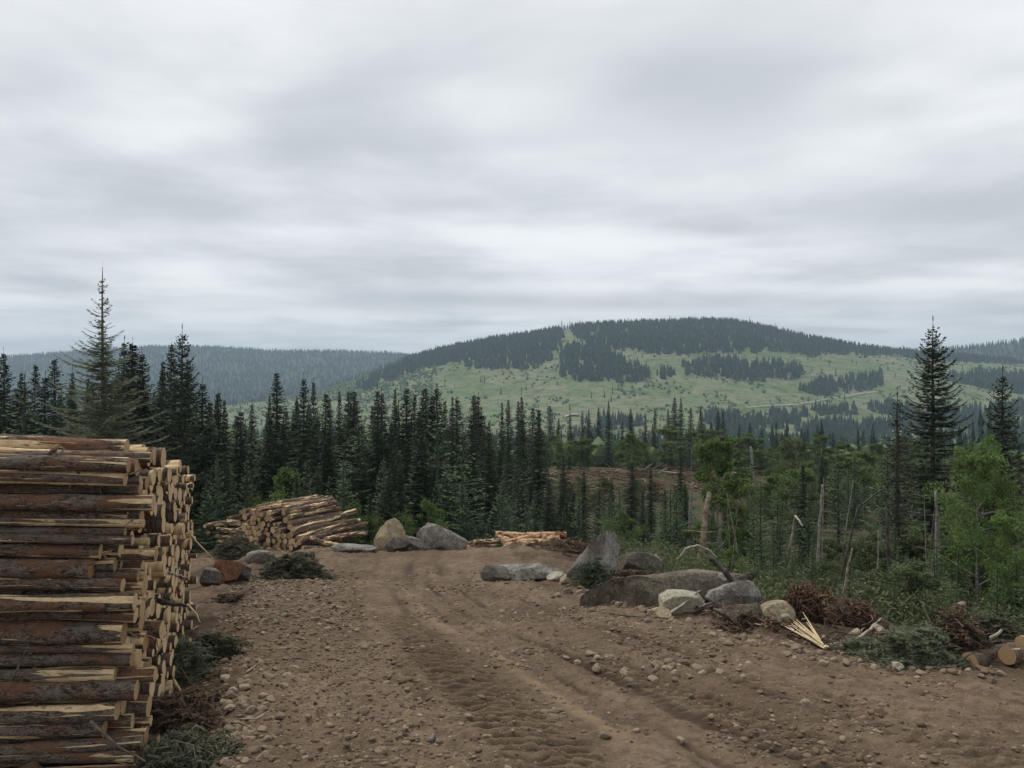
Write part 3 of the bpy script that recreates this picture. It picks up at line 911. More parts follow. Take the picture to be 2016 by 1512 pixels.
# dark forest behind the log stacks: tips along the skyline
TIPS = [(12, 690), (40, 730), (61, 712), (85, 735), (110, 702), (140, 728), (242, 668), (253, 670), (265, 690), (289, 688), (315, 706), (333, 670), (378, 702), (398, 747), (434, 768), (451, 780), (546, 730), (598, 738),
        (622, 748), (637, 770), (655, 778), (671, 766), (680, 765), (695, 765), (731, 795), (747, 762), (753, 768), (778, 763), (798, 758), (809, 772), (832, 762), (844, 760), (851, 774), (865, 760), (875, 785), (888, 775),
        (899, 782), (931, 775), (945, 776), (987, 787), (1001, 784), (1022, 787), (1033, 777), (1046, 799), (-20, 700), (-60, 710), (175, 740), (215, 720), (500, 790), (525, 775), (575, 785)]
G1 = 'spruces of the dense forest behind the log stacks'
L1 = 'slender dark spruce in the dense forest behind the log stacks'
for i, (px, py) in enumerate(TIPS):
    i = int(rng.integers(6))
    D = rng.uniform(35, 48) + (max(0, px - 760) * .06)
    plant_px('spruce%d' % (i % 6), 'spruce_tree', 'tree', L1, G1, px, py, D, wide=rng.choice([.65, .8, .95, 1.15, 1.35]), tilt=tuple(rng.normal(0, .018, 2)))
env_px = [-150, 0, 100, 200, 300, 420, 520, 700, 850, 1000, 1060]
env_py = [720, 730, 735, 720, 705, 770, 790, 785, 785, 800, 815]
for i in range(135):
    px = rng.uniform(-160, 960)
    D = rng.uniform(33, 60)
    py = np.interp(px, env_px, env_py) + rng.uniform(10, 90)
    plant_px('spruce%d' % (i % 6) if i % 3 else 'fir%d' % (i % 2 * 2), 'spruce_tree', 'tree', L1, G1, px, py, D, wide=rng.uniform(1.1, 1.6))
for i in range(34):
    px = rng.uniform(380, 1000)
    plant_px('fir%d' % (i % 3) if i % 3 else 'spruce%d' % (i % 6), 'young_spruce', 'tree', 'short young conifer along the foot of the dense forest behind the log stacks', 'young conifers at the foot of the forest', px, rng.uniform(880, 985), rng.uniform(29, 34), wide=rng.uniform(.8, 1.2))
# smaller spruces before the slash clearing
for i, (px, py) in enumerate([(890, 842), (868, 870), (1110, 890), (1149, 925), (1244, 905), (1281, 918), (1340, 885), (1180, 960), (1215, 985), (1310, 960), (1400, 985), (1090, 985), (1020, 965), (940, 930), (985, 880), (1030, 905), (1130, 965), (1265, 965), (1350, 950), (1080, 940), (1205, 940), (1430, 965), (1460, 985)]):
    plant_px('spruce%d' % (i % 6), 'spruce_tree', 'tree', 'dark spruce standing apart in front of the reddish slash clearing', 'spruces before the slash clearing', px, py, rng.uniform(33, 46), wide=rng.uniform(.9, 1.2))
for i in range(60):
    px = rng.uniform(900, 1500)
    plant_px('fir%d' % (i % 3), 'young_spruce', 'tree', 'low young conifer in the thicket below the slash clearing', 'young conifers below the slash clearing', px, rng.uniform(945, 1035), rng.uniform(27, 44), wide=rng.uniform(.9, 1.3))
# beyond the clearing: leafy trees and distant spires
for i, (px, py) in enumerate([(1061, 815), (1083, 797), (1122, 812), (1146, 808), (1159, 806), (1178, 800), (1198, 787), (1241, 803), (1271, 812), (1289, 806), (1315, 803), (1329, 780), (1341, 783), (1360, 800), (1380, 798), (1414, 808), (1424, 810),
                              (1476, 830), (1528, 828), (1549, 840), (1585, 845), (1610, 835), (1640, 850), (1690, 840), (1715, 855), (1500, 845), (1225, 822), (1100, 822)]):
    plant_px('spruce%d' % (i % 6), 'spruce_tree', 'tree', 'dark spruce spire beyond the slash clearing, below the clear cut hill', 'spruce spires beyond the slash clearing', px, py, rng.uniform(108, 130), wide=rng.uniform(.8, 1.1))
for i in range(20):
    px = rng.uniform(640, 980)
    k = ['birch1', 'dullbirch0', 'birch3', 'dullbirch1', 'birch0'][i % 5]
    plant_px(k, 'leafy_tree', 'tree', 'soft green young leafy tree mixed among the spruces before the slash clearing', 'young leafy trees among the spruces', px, rng.uniform(870, 950) if px > 850 else rng.uniform(850, 950), rng.uniform(46, 64), wide=rng.uniform(.8, 1.3))
for i in range(34):
    px = rng.uniform(1500, 1850)
    k = ['fir0', 'fir1', 'birch1', 'fir2', 'fir1', 'fir0'][i % 6]
    plant_px(k, 'leafy_tree' if k[0] != 'f' else 'young_fir', 'tree', 'fresh green young birch on the slope between thicket and valley' if k[0] != 'f' else 'fresh green young fir on the slope between thicket and valley',
             'young birches of the right slope' if k[0] != 'f' else 'young firs of the right slope', px, rng.uniform(880, 945), rng.uniform(46, 78), wide=rng.uniform(.9, 1.4))
for i in range(46):
    px = rng.uniform(880, 1780)
    top = rng.uniform(835, 895) if px < 1500 else rng.uniform(850, 905)
    k = ('birch%d' % (i % 4)) if i % 5 else 'dullbirch%d' % (i % 2)
    plant_px(k, 'leafy_tree', 'tree', 'round green leafy tree at the far edge of the slash clearing', 'leafy trees beyond the slash clearing', px, top, rng.uniform(88, 106), wide=rng.uniform(1.0, 1.6))
for i in range(70):
    px = rng.uniform(860, 1780)
    D = rng.uniform(60, 72)
    x = (px - CX) / FPX * D
    k = ['brownbush', 'shrub1', 'shrub0'][i % 3]
    plant(k, 'bush', 'bush', 'low brownish green bush growing on the slash clearing', 'bushes on the slash clearing', x, D, rng.uniform(.9, 1.7), wide=1.3)
# right hand forest, mid distance
for i in range(40):
    px = rng.uniform(1480, 2120)
    D = rng.uniform(34, 75)
    k = ['fir0', 'birch1', 'spruce3', 'fir1', 'dullbirch1', 'fir2', 'spruce0'][i % 7]
    nm = 'spruce_tree' if k[:3] in ('spr', 'fir') else 'leafy_tree'
    lab = 'tangled dark conifer in the right hand forest behind the boulder berm' if nm == 'spruce_tree' else 'thin leafy tree in the right hand forest behind the boulder berm'
    plant_px(k, nm, 'tree', lab, 'conifers of the right hand forest' if nm == 'spruce_tree' else 'leafy trees of the right hand forest', px, rng.uniform(855, 950), D, wide=rng.uniform(.8, 1.3))
# right hand forest, close
for i in range(44):
    px = rng.uniform(1440, 2160)
    D = rng.uniform(13.5, 21)
    vr = (px - CX) / FPX * D - np.interp(D, ED, EX)
    if vr < 2.2:
        continue
    k = ['fir2', 'fir1', 'shrub1', 'fir0', 'fir1'][i % 5]
    plant_px(k, 'young_fir' if k[0] == 'f' else 'leafy_bush', 'tree' if k[0] == 'f' else 'bush', 'mid green young fir low in the thicket right of the root masses' if k[0] == 'f' else 'mid green leafy bush low in the thicket right of the root masses',
             'low firs of the right thicket' if k[0] == 'f' else 'low bushes of the right thicket', px, rng.uniform(1050, 1140), D, wide=rng.uniform(.9, 1.3))
for i in range(46):
    px = rng.uniform(1380, 2150)
    D = rng.uniform(18, 30)
    k = ['fir0', 'shrub1', 'fir1', 'fir2', 'fir2', 'fir0', 'shrub2'][i % 7]
    top = rng.uniform(945, 1075)
    if 1700 < px < 1900:
        top = max(top, 1030)
    if k[0] == 'f':
        plant_px(k, 'young_fir', 'tree', 'young fir in the thicket behind the boulder berm', 'young firs behind the boulder berm', px, top, D, wide=rng.uniform(.7, 1.0))
    else:
        plant_px(k, 'leafy_bush', 'bush', 'dull green leafy bush in the thicket behind the boulder berm', 'leafy bushes behind the boulder berm', px, top + 20, D, wide=rng.uniform(.8, 1.1))
plant_px('lightbirch', 'birch_tree', 'tree', 'bright green layered birch below the tall solitary spruce', None, 1925, 872, 17.5, wide=.72)
for i in range(26):                                                    # thin bare stems in the thicket
    px = rng.uniform(1400, 2010)
    D = rng.uniform(15.5, 26)
    x = (px - CX) / FPX * D
    z0 = float(gz(x, D)) - .1
    z1 = -(rng.uniform(930, 1080) - CY) / FPX * D
    lx = rng.normal(0, .35)
    pts = np.array([[x, D, z0], [x + lx * .4, D, z0 * .55 + z1 * .45], [x + lx, D, z1]])
    SAPS.append((pts, rng.uniform(.012, .028), ['birch', 'snag', 'twig'][i % 3]))
plant_px('lightbirch', 'birch_tree', 'tree', 'small bright green birch at the very right edge of the thicket', None, 2005, 1000, 15.5, wide=.8)
plant_px('birch0', 'birch_tree', 'tree', 'slim bright green birch above the broken dead trunk', None, 1412, 855, 27, wide=.75)
plant_px('birch2', 'birch_tree', 'tree', 'green birch behind the broken dead trunk with a forked crown', None, 1450, 930, 25, wide=.9)
plant_px('fir1', 'young_fir', 'tree', 'pale leaning young fir behind the uprooted stump', None, 1672, 1080, 14.5, wide=.8)
for i, (px, top, D, k) in enumerate([(1840, 1075, 14.5, 'fir0'), (1905, 1110, 13, 'fir2'), (1975, 1140, 12.3, 'fir1'), (1760, 1150, 13.5, 'fir1'), (1560, 1075, 17, 'fir0'), (1620, 1100, 16, 'shrub1'), (1490, 1085, 17.5, 'fir2'), (1440, 1075, 18, 'shrub0'), (2040, 1090, 13, 'fir0'), (1715, 1120, 15, 'shrub2')]):
    nm = 'young_fir' if k[0] == 'f' else 'leafy_bush'
    plant_px(k, nm, 'tree' if k[0] == 'f' else 'bush', 'small green fir right behind the roadside rubble at right' if k[0] == 'f' else 'small leafy bush right behind the roadside rubble at right',
             'small firs behind the rubble' if k[0] == 'f' else 'small bushes behind the rubble', px, top, D, wide=.85)
for px, top, D, lab in ((690, 1000, 28.5, 'bright green sapling at the right end of the second log stack'), (850, 992, 29, 'bright green sapling behind the grey boulder at the road end'), (745, 1025, 28.5, 'small green sapling behind the pale cut boulder'), (570, 935, 31, 'grey green sapling just above the second log stack'), (1230, 1010, 26, 'light green sapling behind the leaning slab')):
    plant_px('shrub0', 'sapling', 'sapling', lab, None, px, top, D, wide=.8)

# undergrowth
def build_undergrowth():
    b = MB()
    n = 3600
    px = rng.uniform(-200, 2200, n)
    D = rng.uniform(26, 62, n)
    right = rng.random(n) < .6
    px = np.where(right, rng.uniform(1180, 2250, n), px)
    D = np.where(right, rng.uniform(12.5, 34, n), D)
    X = (px - CX) / FPX * D
    vr = X - np.interp(D, ED, EX)
    ok = (D > 27) | (vr > 2.4)
    X, D = X[ok], D[ok]
    k = 40
    m_ = len(X)
    C = np.repeat(np.stack([X, D, gz(X, D)], -1), k, 0)
    hgt = np.repeat(rng.uniform(.2, .7, m_), k)
    C = C + np.stack([rng.normal(0, .28, m_ * k), rng.normal(0, .28, m_ * k), hgt * rng.random(m_ * k)], -1)
    dd = rng.normal(0, 1, (m_ * k, 3)) + np.array([0, 0, .4])
    dd /= np.linalg.norm(dd, axis=1, keepdims=True)
    V, F = sprays(C, dd, rng.uniform(.06, .15, m_ * k), rng.uniform(.025, .055, m_ * k))
    b.add(V, F, 0, np.repeat(np.repeat(rng.random(m_), k) * .8 + rng.random(m_ * k) * .2, 4))
    tag(ob('undergrowth', b.mesh('undergrowth', M['dull'], False)), 'dense low green undergrowth covering the forest floor', 'undergrowth', kind='stuff')
build_undergrowth()

# slash left on the far clearing
def build_slash():
    b = MB()
    for i in range(700):
        px = rng.uniform(880, 1500)
        D = rng.uniform(72, 92)
        x = (px - CX) / FPX * D
        a = rng.uniform(0, 6.28)
        L = rng.uniform(.5, 2.6)
        z = float(gz(x, D)) + rng.uniform(.05, .7)
        d = np.array([math.cos(a), math.sin(a), rng.uniform(-.15, .35)]) * L
        p = np.array([x, D, z])
        V, F = tube([p, p + d * .5 + [0, 0, .03], p + d], [.06, .05, .03], 4)
        b.add(V, F, int(rng.choice([0, 0, 1, 2], p=[.35, .3, .28, .07])))
    tag(ob('logging_slash', b.mesh('logging_slash', [M['root'], M['strip'], M['pale']])), 'reddish branches and tops strewn over the far clearing', 'slash', kind='stuff')
build_slash()

# ------------------------------------------------------------------ dead trunks and poles
def pole(name, pts, rad, matkey, label, cat, stubs=0, group=None, n=7, broken=True):
    pts = np.array(pts, float)
    if name in ('dead_tree', 'leaning_trunk'):
        pts[0, 2] = min(pts[0, 2], float(gz(pts[0, 0], pts[0, 1])) - .1)
    s_ = np.linspace(0, len(pts) - 1, 4 * (len(pts) - 1) + 1)
    P = np.stack([np.interp(s_, np.arange(len(pts)), pts[:, k]) for k in range(3)], -1)
    r_ = np.interp(s_, np.linspace(0, len(pts) - 1, len(rad)), rad)
    P[1:-1] += rng.normal(0, .3, (len(P) - 2, 3)) * r_[1:-1, None]
    b = MB()
    c = P.mean(0) * 0 + P[0]
    V, F = tube(P - c, r_ * rng.uniform(.9, 1.12, len(r_)), n)
    k = len(V)
    Vc = np.concatenate([V, [(P[0] - c), (P[-1] - c) + (P[-1] - P[-2]) * .15]])
    j = np.arange(n)
    caps = np.concatenate([np.stack([j, 0 * j + k, (j + 1) % n], -1), np.stack([k - n + j, k - n + (j + 1) % n, 0 * j + k + 1], -1)])
    b.add(Vc, F)
    b.F.append(caps); b.M.append(np.zeros(len(caps), int))
    for q in range(stubs):
        i = rng.integers(1, len(P) - 1)
        d = rng.normal(0, 1, 3)
        d[2] = abs(d[2]) * .3
        d = d / np.linalg.norm(d) * rng.uniform(2, 7) * r_[i]
        V, F = tube([P[i] - c, P[i] - c + d * .6, P[i] - c + d * 1.2 + [0, 0, -.2 * r_[i]]], [r_[i] * .25, r_[i] * .18, r_[i] * .05], 4)
        b.add(V, F)
    o = ob(name, b.mesh(name, M[matkey]), None, c)
    tag(o, label, cat, group)
    return o
for pts_, r_, mk in SAPS:
    pole('dead_sapling', pts_, [r_, r_ * .8, r_ * .4], mk, 'thin bare dead stem standing in the right hand thicket', 'dead tree', 7, 'bare stems in the right thicket', 5)
def gp(px, py, lift=0.0):
    x, y, z = hit(px, py)
    return np.array([x, y, z + lift])
b0 = gp(1376, 1128)
pole('dead_tree', [b0 - [0, 0, .3], at(1383, 1050, b0[1]), at(1396, 970, b0[1])], [.095, .08, .062], 'snag', 'broken reddish dead trunk standing behind the earthy mound', 'dead tree', 9)
pole('dead_tree', [at(1607, 1150, 18), at(1612, 1060, 18), at(1616, 1000, 18), at(1619, 955, 18)], [.038, .034, .03, .02], 'birch', 'pale slim dead trunk with twigs in the right hand thicket', 'dead tree', 14)
pole('dead_tree', [at(1752, 1190, 17), at(1748, 1080, 17), at(1744, 1000, 17)], [.04, .036, .03], 'trunk', 'dark bare trunk in the shade left of the bright birch', 'dead tree', 5)
pole('dead_tree', [at(1842, 1090, 17.4), at(1846, 1030, 17.4), at(1843, 968, 17.4)], [.04, .035, .03], 'birch', 'pale straight stem beneath the tall solitary spruce', 'dead tree', 2)
pole('leaning_trunk', [at(1540, 980, 22), at(1566, 1015, 21.5), at(1580, 1035, 21)], [.035, .03, .02], 'pale', 'pale broken trunk leaning left in the thicket', 'dead tree', 2)
pole('leaning_trunk', [at(1640, 1030, 19), at(1690, 998, 19), at(1735, 965, 19)], [.03, .026, .02], 'trunk', 'dark leaning pole rising to the right toward the tall spruce', 'dead tree', 3)
pole('leaning_trunk', [at(1645, 1190, 14.2), at(1662, 1168, 14.2), at(1668, 1120, 14.2), at(1678, 1080, 14.2)], [.03, .028, .018, .012], 'snag', 'bent grey sapling stem above the uprooted stump', 'dead tree', 2)
pole('dead_tree', [at(1486, 960, 70), at(1482, 920, 70), at(1478, 880, 70)], [.15, .14, .1], 'birch', 'pale thin trunk at the far clearing beside the leafy trees', 'dead tree', 2)
pole('dead_tree', [at(1352, 1030, 30), at(1360, 985, 30), at(1364, 950, 30)], [.07, .06, .05], 'birch', 'thin pale trunk left of the bright green birch', 'dead tree', 2)
pole('broken_stem', [at(1868, 1265, 11.5), at(1878, 1230, 11.5), at(1886, 1208, 11.5), at(1893, 1188, 11.5)], [.045, .04, .05, .055], 'snag', 'short broken stem with a raw orange top among the cut boughs', 'broken stem', 1)
pole('thin_pole', [at(1915, 1285, 10.9), at(1945, 1262, 10.9), at(1972, 1240, 10.9)], [.025, .025, .02], 'pale', 'thin pale pole slanting up out of the boughs above the sawn logs', 'pole', 0)
a0 = gp(1345, 1135)
Da = a0[1]
pole('arched_branch', [at(1326, 1130, Da), at(1334, 1100, Da), at(1350, 1080, Da), at(1372, 1073, Da), at(1395, 1083, Da), at(1412, 1098, Da)], [.03, .028, .028, .028, .026, .022], 'pale', 'pale branch bent into an arch across the dead trunk', 'branch', 3)
pole('dark_pole', [at(1458, 1153, 14.0), at(1432, 1130, 14.1), at(1415, 1112, 14.2), at(1398, 1098, 14.3)], [.06, .05, .05, .04], 'trunk', 'dark forked pole lying over the earthy mound', 'pole', 3)

# ------------------------------------------------------------------ boulders
def rock_mesh(name, dims, matkey, seed, planes=10, cut=(.55, .9), nz=.08, fine=.02, sub=ICO4):
    g = np.random.default_rng(seed)
    V, F = sub[0].copy(), sub[1]
    for _ in range(planes):
        nrm = g.normal(0, 1, 3)
        nrm /= np.linalg.norm(nrm)
        d = g.uniform(cut[0] - .08, cut[1] - .08)
        ex = np.maximum(0, V @ nrm - d)
        V = V - ex[:, None] * nrm
    r_ = 1 + nz * n3(V, 1.6, seed) + fine * 3 * n3(V, 4.0, seed + 9) + fine * 1.6 * n3(V, 9, seed + 19)
    V = V * r_[:, None]
    V /= np.abs(V).max(0)
    V = V * np.array(dims) / 2
    b = MB()
    b.add(V, F)
    return b.mesh(name, M[matkey], True)
def boulder(px0, px1, py0, py1, matkey, label, seed, depth=.9, planes=10, cut=(.55, .9), nz=.08, rot=(0, 0, 0), fine=.02, name='boulder', D=None, sink=.12, back=True):
    pxm = (px0 + px1) / 2
    if D is None:
        x, y, z = hit(pxm, py1)
    else:
        x, y, z = at(pxm, py1, D)
    wd = (px1 - px0) / FPX * y
    hg = (py1 - py0) / FPX * y
    dims = (wd, max(wd, hg) * depth, hg * (1 + sink))
    y2 = y + (dims[1] * .42 if back else 0)
    k = y2 / y
    me = rock_mesh(name, tuple(q * k for q in dims), matkey, seed, planes, cut, nz, fine)
    zt = -(py0 - CY) / FPX * y2
    o = ob(name, me, None, ((pxm - CX) / FPX * y2, y2, zt - dims[2] * k / 2), rot)
    tag(o, label, 'boulder')
    return o
def outline_rock(poly, matkey, label, seed, thick, D=None, nz=.05, fine=.012, boxy=.5, lift=0.0, facets=14, crease=.5):
    """a boulder whose face has the outline given, with its own distance and thickness"""
    g = np.random.default_rng(seed)
    p = np.array(poly, float)
    base = p[:, 1].max()
    cx_ = p[:, 0].mean()
    d0 = hit(cx_, base - lift)[1] if D is None else D
    dc = d0 + thick * .5
    W = np.stack([(p[:, 0] - CX) / FPX * dc, -(p[:, 1] - CY) / FPX * dc], -1)
    W[:, 1] -= (p[:, 1] > base - 14) * .16
    c = W.mean(0)
    q = W - c
    # outline sampled densely, radius by angle
    m_ = 40
    dense = np.concatenate([q[i] + (q[(i + 1) % len(q)] - q[i]) * np.linspace(0, 1, m_, endpoint=False)[:, None] for i in range(len(q))])
    ang = np.arctan2(dense[:, 1], dense[:, 0])
    o_ = np.argsort(ang)
    ang, rad = ang[o_], np.hypot(dense[o_, 0], dense[o_, 1])
    V, F = ICO4[0], ICO4[1]
    th = np.arctan2(V[:, 2], V[:, 0])
    rho = np.hypot(V[:, 0], V[:, 2]) ** boxy
    rr = np.interp(th, ang, rad, period=2 * np.pi)
    yy = np.sign(V[:, 1]) * np.abs(V[:, 1]) ** .75 * thick / 2
    U = np.stack([np.cos(th) * rr * rho, yy, np.sin(th) * rr * rho], -1)
    sc = 1 / max(rad.max(), .2)
    for _ in range(facets):
        nrm = g.normal(0, 1, 3) * np.array([.75, 1, .75]) - np.array([0, .4, -.15]); nrm /= np.linalg.norm(nrm)
        if abs(nrm[1]) < .35:
            continue
        ex = np.maximum(0, U @ nrm - np.percentile(U @ nrm, 76))
        U = U - .9 * ex[:, None] * nrm
    U = U * (1 - crease * np.maximum(0, .12 - np.abs(n3(U * sc, 2.3, seed + 8)))[:, None])
    U = U * (1 + nz * n3(U * sc, 1.7, seed) + fine * 2 * n3(U * sc, 5, seed + 3) + fine * n3(U * sc, 12, seed + 5))[:, None]
    for k_, e_ in ((0, 0), (2, 1)):                                     # keep the outline's own extents
        lo_, hi_ = q[:, e_].min(), q[:, e_].max()
        U[:, k_] = lo_ + (U[:, k_] - U[:, k_].min()) / np.ptp(U[:, k_]) * (hi_ - lo_)
    b = MB()
    b.add(U, F)
    o = ob('boulder', b.mesh('boulder', M[matkey]), None, (c[0], dc, c[1]))
    tag(o, label, 'boulder')
    return o
outline_rock([(735, 1072), (735, 1052), (746, 1038), (780, 1023), (786, 1026), (796, 1056), (792, 1072), (765, 1086), (740, 1085)], 'tan', 'pale tan boulder with a slanting flat face at the far end of the road', 201, .9, boxy=.4)
boulder(758, 812, 1055, 1086, 'dark', 'low dark mossy rock at the foot of the pale tan boulder', 202, .8)
outline_rock([(815, 1082), (818, 1058), (838, 1040), (856, 1031), (878, 1035), (900, 1052), (922, 1066), (920, 1083), (870, 1086)], 'grey', 'large angular grey boulder at the far end of the road', 203, 1.2, boxy=.45, fine=.03, nz=.08)
boulder(792, 838, 1052, 1083, 'grey', 'small speckled grey rock left of the large angular one', 204, .9, 12, (.5, .8))
boulder(650, 742, 1068, 1088, 'grey', 'low grey rock lying under the long logs of the second stack', 205, .6)
boulder(945, 1008, 1108, 1147, 'dark', 'dark rounded rock at the left tip of the flat grey ledge', 206, .8, 8)
boulder(970, 1122, 1105, 1146, 'grey', 'long flat grey ledge of rock along the road edge', 207, .45, 14, (.45, .8), .1)
boulder(1076, 1112, 1124, 1150, 'cream', 'small pale cream stone beside the leaning slab', 208, .9, 7)
boulder(1102, 1140, 1131, 1154, 'tan', 'yellowish stone under the foot of the leaning slab', 209, .9, 7)
outline_rock([(1112, 1152), (1122, 1130), (1150, 1092), (1172, 1062), (1192, 1049), (1203, 1052), (1224, 1078), (1206, 1100), (1196, 1128), (1160, 1150), (1135, 1154)], 'grey', 'big leaning grey slab with a sharp tilted top by the road', 210, .8, boxy=.38, fine=.02)
boulder(1198, 1306, 1084, 1140, 'dark', 'dark earth stained boulder with a pale streak behind the mound', 211, .7, 10)
boulder(1268, 1308, 1092, 1135, 'grey', 'grey white streaked rock at the right of the dark boulder', 212, .8, 12)
outline_rock([(1138, 1190), (1140, 1152), (1172, 1134), (1230, 1130), (1262, 1136), (1330, 1126), (1400, 1132), (1462, 1148), (1490, 1165), (1485, 1200), (1380, 1205), (1260, 1202)], 'earth', 'long earth covered rock mound along the right side of the road', 213, 1.5, None, .12, .045, .5, 6)

boulder(1408, 1440, 1129, 1150, 'cream', 'pale stone peeking over the top of the earthy mound', 215, .9, 7, D=14.4)
outline_rock([(1299, 1190), (1300, 1176), (1316, 1164), (1345, 1161), (1372, 1164), (1384, 1180), (1386, 1196), (1350, 1203), (1322, 1212), (1306, 1204)], 'cream', 'smooth pale cream boulder with a dark crack beside the road', 216, .85, boxy=.5, nz=.03, facets=5, crease=.2)
boulder(1278, 1322, 1196, 1217, 'tan', 'flat pale stone wedged under the cracked cream boulder', 217, .8, 6)
outline_rock([(1392, 1200), (1410, 1172), (1440, 1160), (1475, 1153), (1500, 1150), (1507, 1170), (1500, 1198), (1470, 1214), (1420, 1214)], 'grey', 'grey angular rock right of the cracked cream boulder', 218, .8, boxy=.42, fine=.03)
boulder(1410, 1500, 1188, 1236, 'earth', 'dark muddy rock below the grey angular one', 219, .6, 10, (.5, .8), .15, fine=.04)
outline_rock([(1499, 1205), (1503, 1196), (1522, 1186), (1545, 1180), (1557, 1187), (1556, 1204), (1546, 1216), (1526, 1226), (1506, 1220)], 'tan', 'round tan boulder resting on the dark soil beside the stump', 220, .6, boxy=.5, facets=5, crease=.2)
boulder(1535, 1560, 1208, 1222, 'cream', 'fist sized pale stone stuck to the round tan boulder', 221, .9, 6, D=11.6)
outline_rock([(1656, 1264), (1660, 1246), (1671, 1234), (1678, 1240), (1692, 1262), (1675, 1266)], 'tan', 'pointed triangular tan stone in front of the dark root mass', 222, .35, boxy=.45)
boulder(1614, 1627, 1250, 1264, 'cream', 'small pale pebble between splintered wood and triangular stone', 223, .9, 7)
boulder(1735, 1772, 1270, 1302, 'earth', 'brown stone under the small log at the road edge', 224, .8, 9)
boulder(1752, 1780, 1304, 1322, 'cream', 'pale half buried stone at the left end of the grey log', 225, .8, 8)
boulder(420, 482, 1098, 1150, 'rust', 'rusty orange boulder among grey rocks behind the near stack', 226, .8, 12, (.5, .8), .1)
boulder(455, 502, 1100, 1146, 'grey', 'grey angular rock right of the rusty boulder', 227, .8, 14, (.5, .75), .1)
boulder(398, 440, 1108, 1158, 'dark', 'dark grey rock between the near stack and the rusty boulder', 228, .8, 12, (.5, .8), .1)
boulder(486, 545, 1082, 1112, 'grey', 'low grey stone behind the heap of cut boughs', 229, .7, 10)
boulder(845, 860, 1440, 1462, 'grey', 'small pointed grey stone standing on the gravel in the foreground', 230, .8, 5, (.4, .7), .05)

# ------------------------------------------------------------------ loose cobbles and gravel
COBS = [rock_mesh('cobble', (1, 1, 1), 'cobble', 300 + i, 7, (.55, .9), .1, .02, ICO2) for i in range(8)]
def cobble(px, py, wpx, label, group, asp=.62):
    x, y, z = hit(px, py)
    z = float(road_z(x, y))
    wd = wpx / FPX * y
    o = ob('cobble', COBS[int(rng.integers(8))], None, (x, y, z + wd * asp * .22), (rng.normal(0, .15), rng.normal(0, .15), rng.random() * 6.28), (wd, wd * rng.uniform(.7, 1), wd * asp))
    tag(o, label, 'stone', group)
for (px, py, wp, lab) in ((831, 1275, 17, 'round tan cobble alone beside the wheel track'), (808, 1268, 13, 'small brown cobble left of the round tan one'), (922, 1287, 16, 'pointed stone on the rim of the wheel track'), (958, 1452, 24, 'pale rounded cobble left of the tread marks'),
                          (842, 1368, 22, 'yellowish cobble in the middle of the gravel'), (812, 1392, 20, 'flat pale cobble below the yellowish one'), (1165, 1408, 18, 'dark topped cobble right of the tread marks'), (1190, 1448, 28, 'flat whitish cobble right of the tread marks'),
                          (1340, 1462, 22, 'reddish cobble by the pale ridge of the road'), (1566, 1480, 24, 'tan cobble on the far right tread marks'), (750, 1484, 26, 'flat grey cobble at the bottom of the gravel'), (1400, 1418, 14, 'pale cobble on the moist strip at right'),
                          (1418, 1326, 22, 'dark brown cobble at the right of the cobble cluster'), (1585, 1388, 26, 'flat pinkish slab stone right of the cobble cluster'), (1098, 1176, 16, 'round stone on the slope below the cream stone'), (580, 1322, 30, 'large half buried cobble on the left gravel')):
    cobble(px, py, wp, lab, None)
for i in range(24):
    cobble(rng.normal(1290, 52), rng.normal(1320, 10), rng.uniform(11, 24), 'cobble of the loose cluster in the middle of the road', 'cobble cluster on the road')
for i in range(12):
    cobble(rng.normal(1180, 20), rng.normal(1300, 8), rng.uniform(10, 19), 'pale cobble of the small group left of the cobble cluster', 'small cobble group')
for i in range(90):
    py = rng.uniform(1300, 1508)
    pe = 440 - (py - 1300) * .05
    cobble(pe + abs(rng.normal(0, 60)), py, rng.uniform(14, 36) * (.6 + .4 * (py - 1250) / 250), 'rounded cobble in the stony strip beside the near log stack', 'cobbles beside the near stack')
for i in range(40):
    cobble(rng.uniform(500, 700), rng.uniform(1175, 1240), rng.uniform(9, 18), 'flat cobble on the left half of the road', 'cobbles on the left of the road')
for i in range(120):
    px = rng.uniform(1100, 1980)
    e = np.interp(px, [1130, 1300, 1600, 1890, 2016], [1155, 1215, 1285, 1320, 1335])
    cobble(px, e + abs(rng.normal(0, 12)) - 4, rng.uniform(8, 24), 'small stone along the right edge of the road', 'stones along the right road edge')
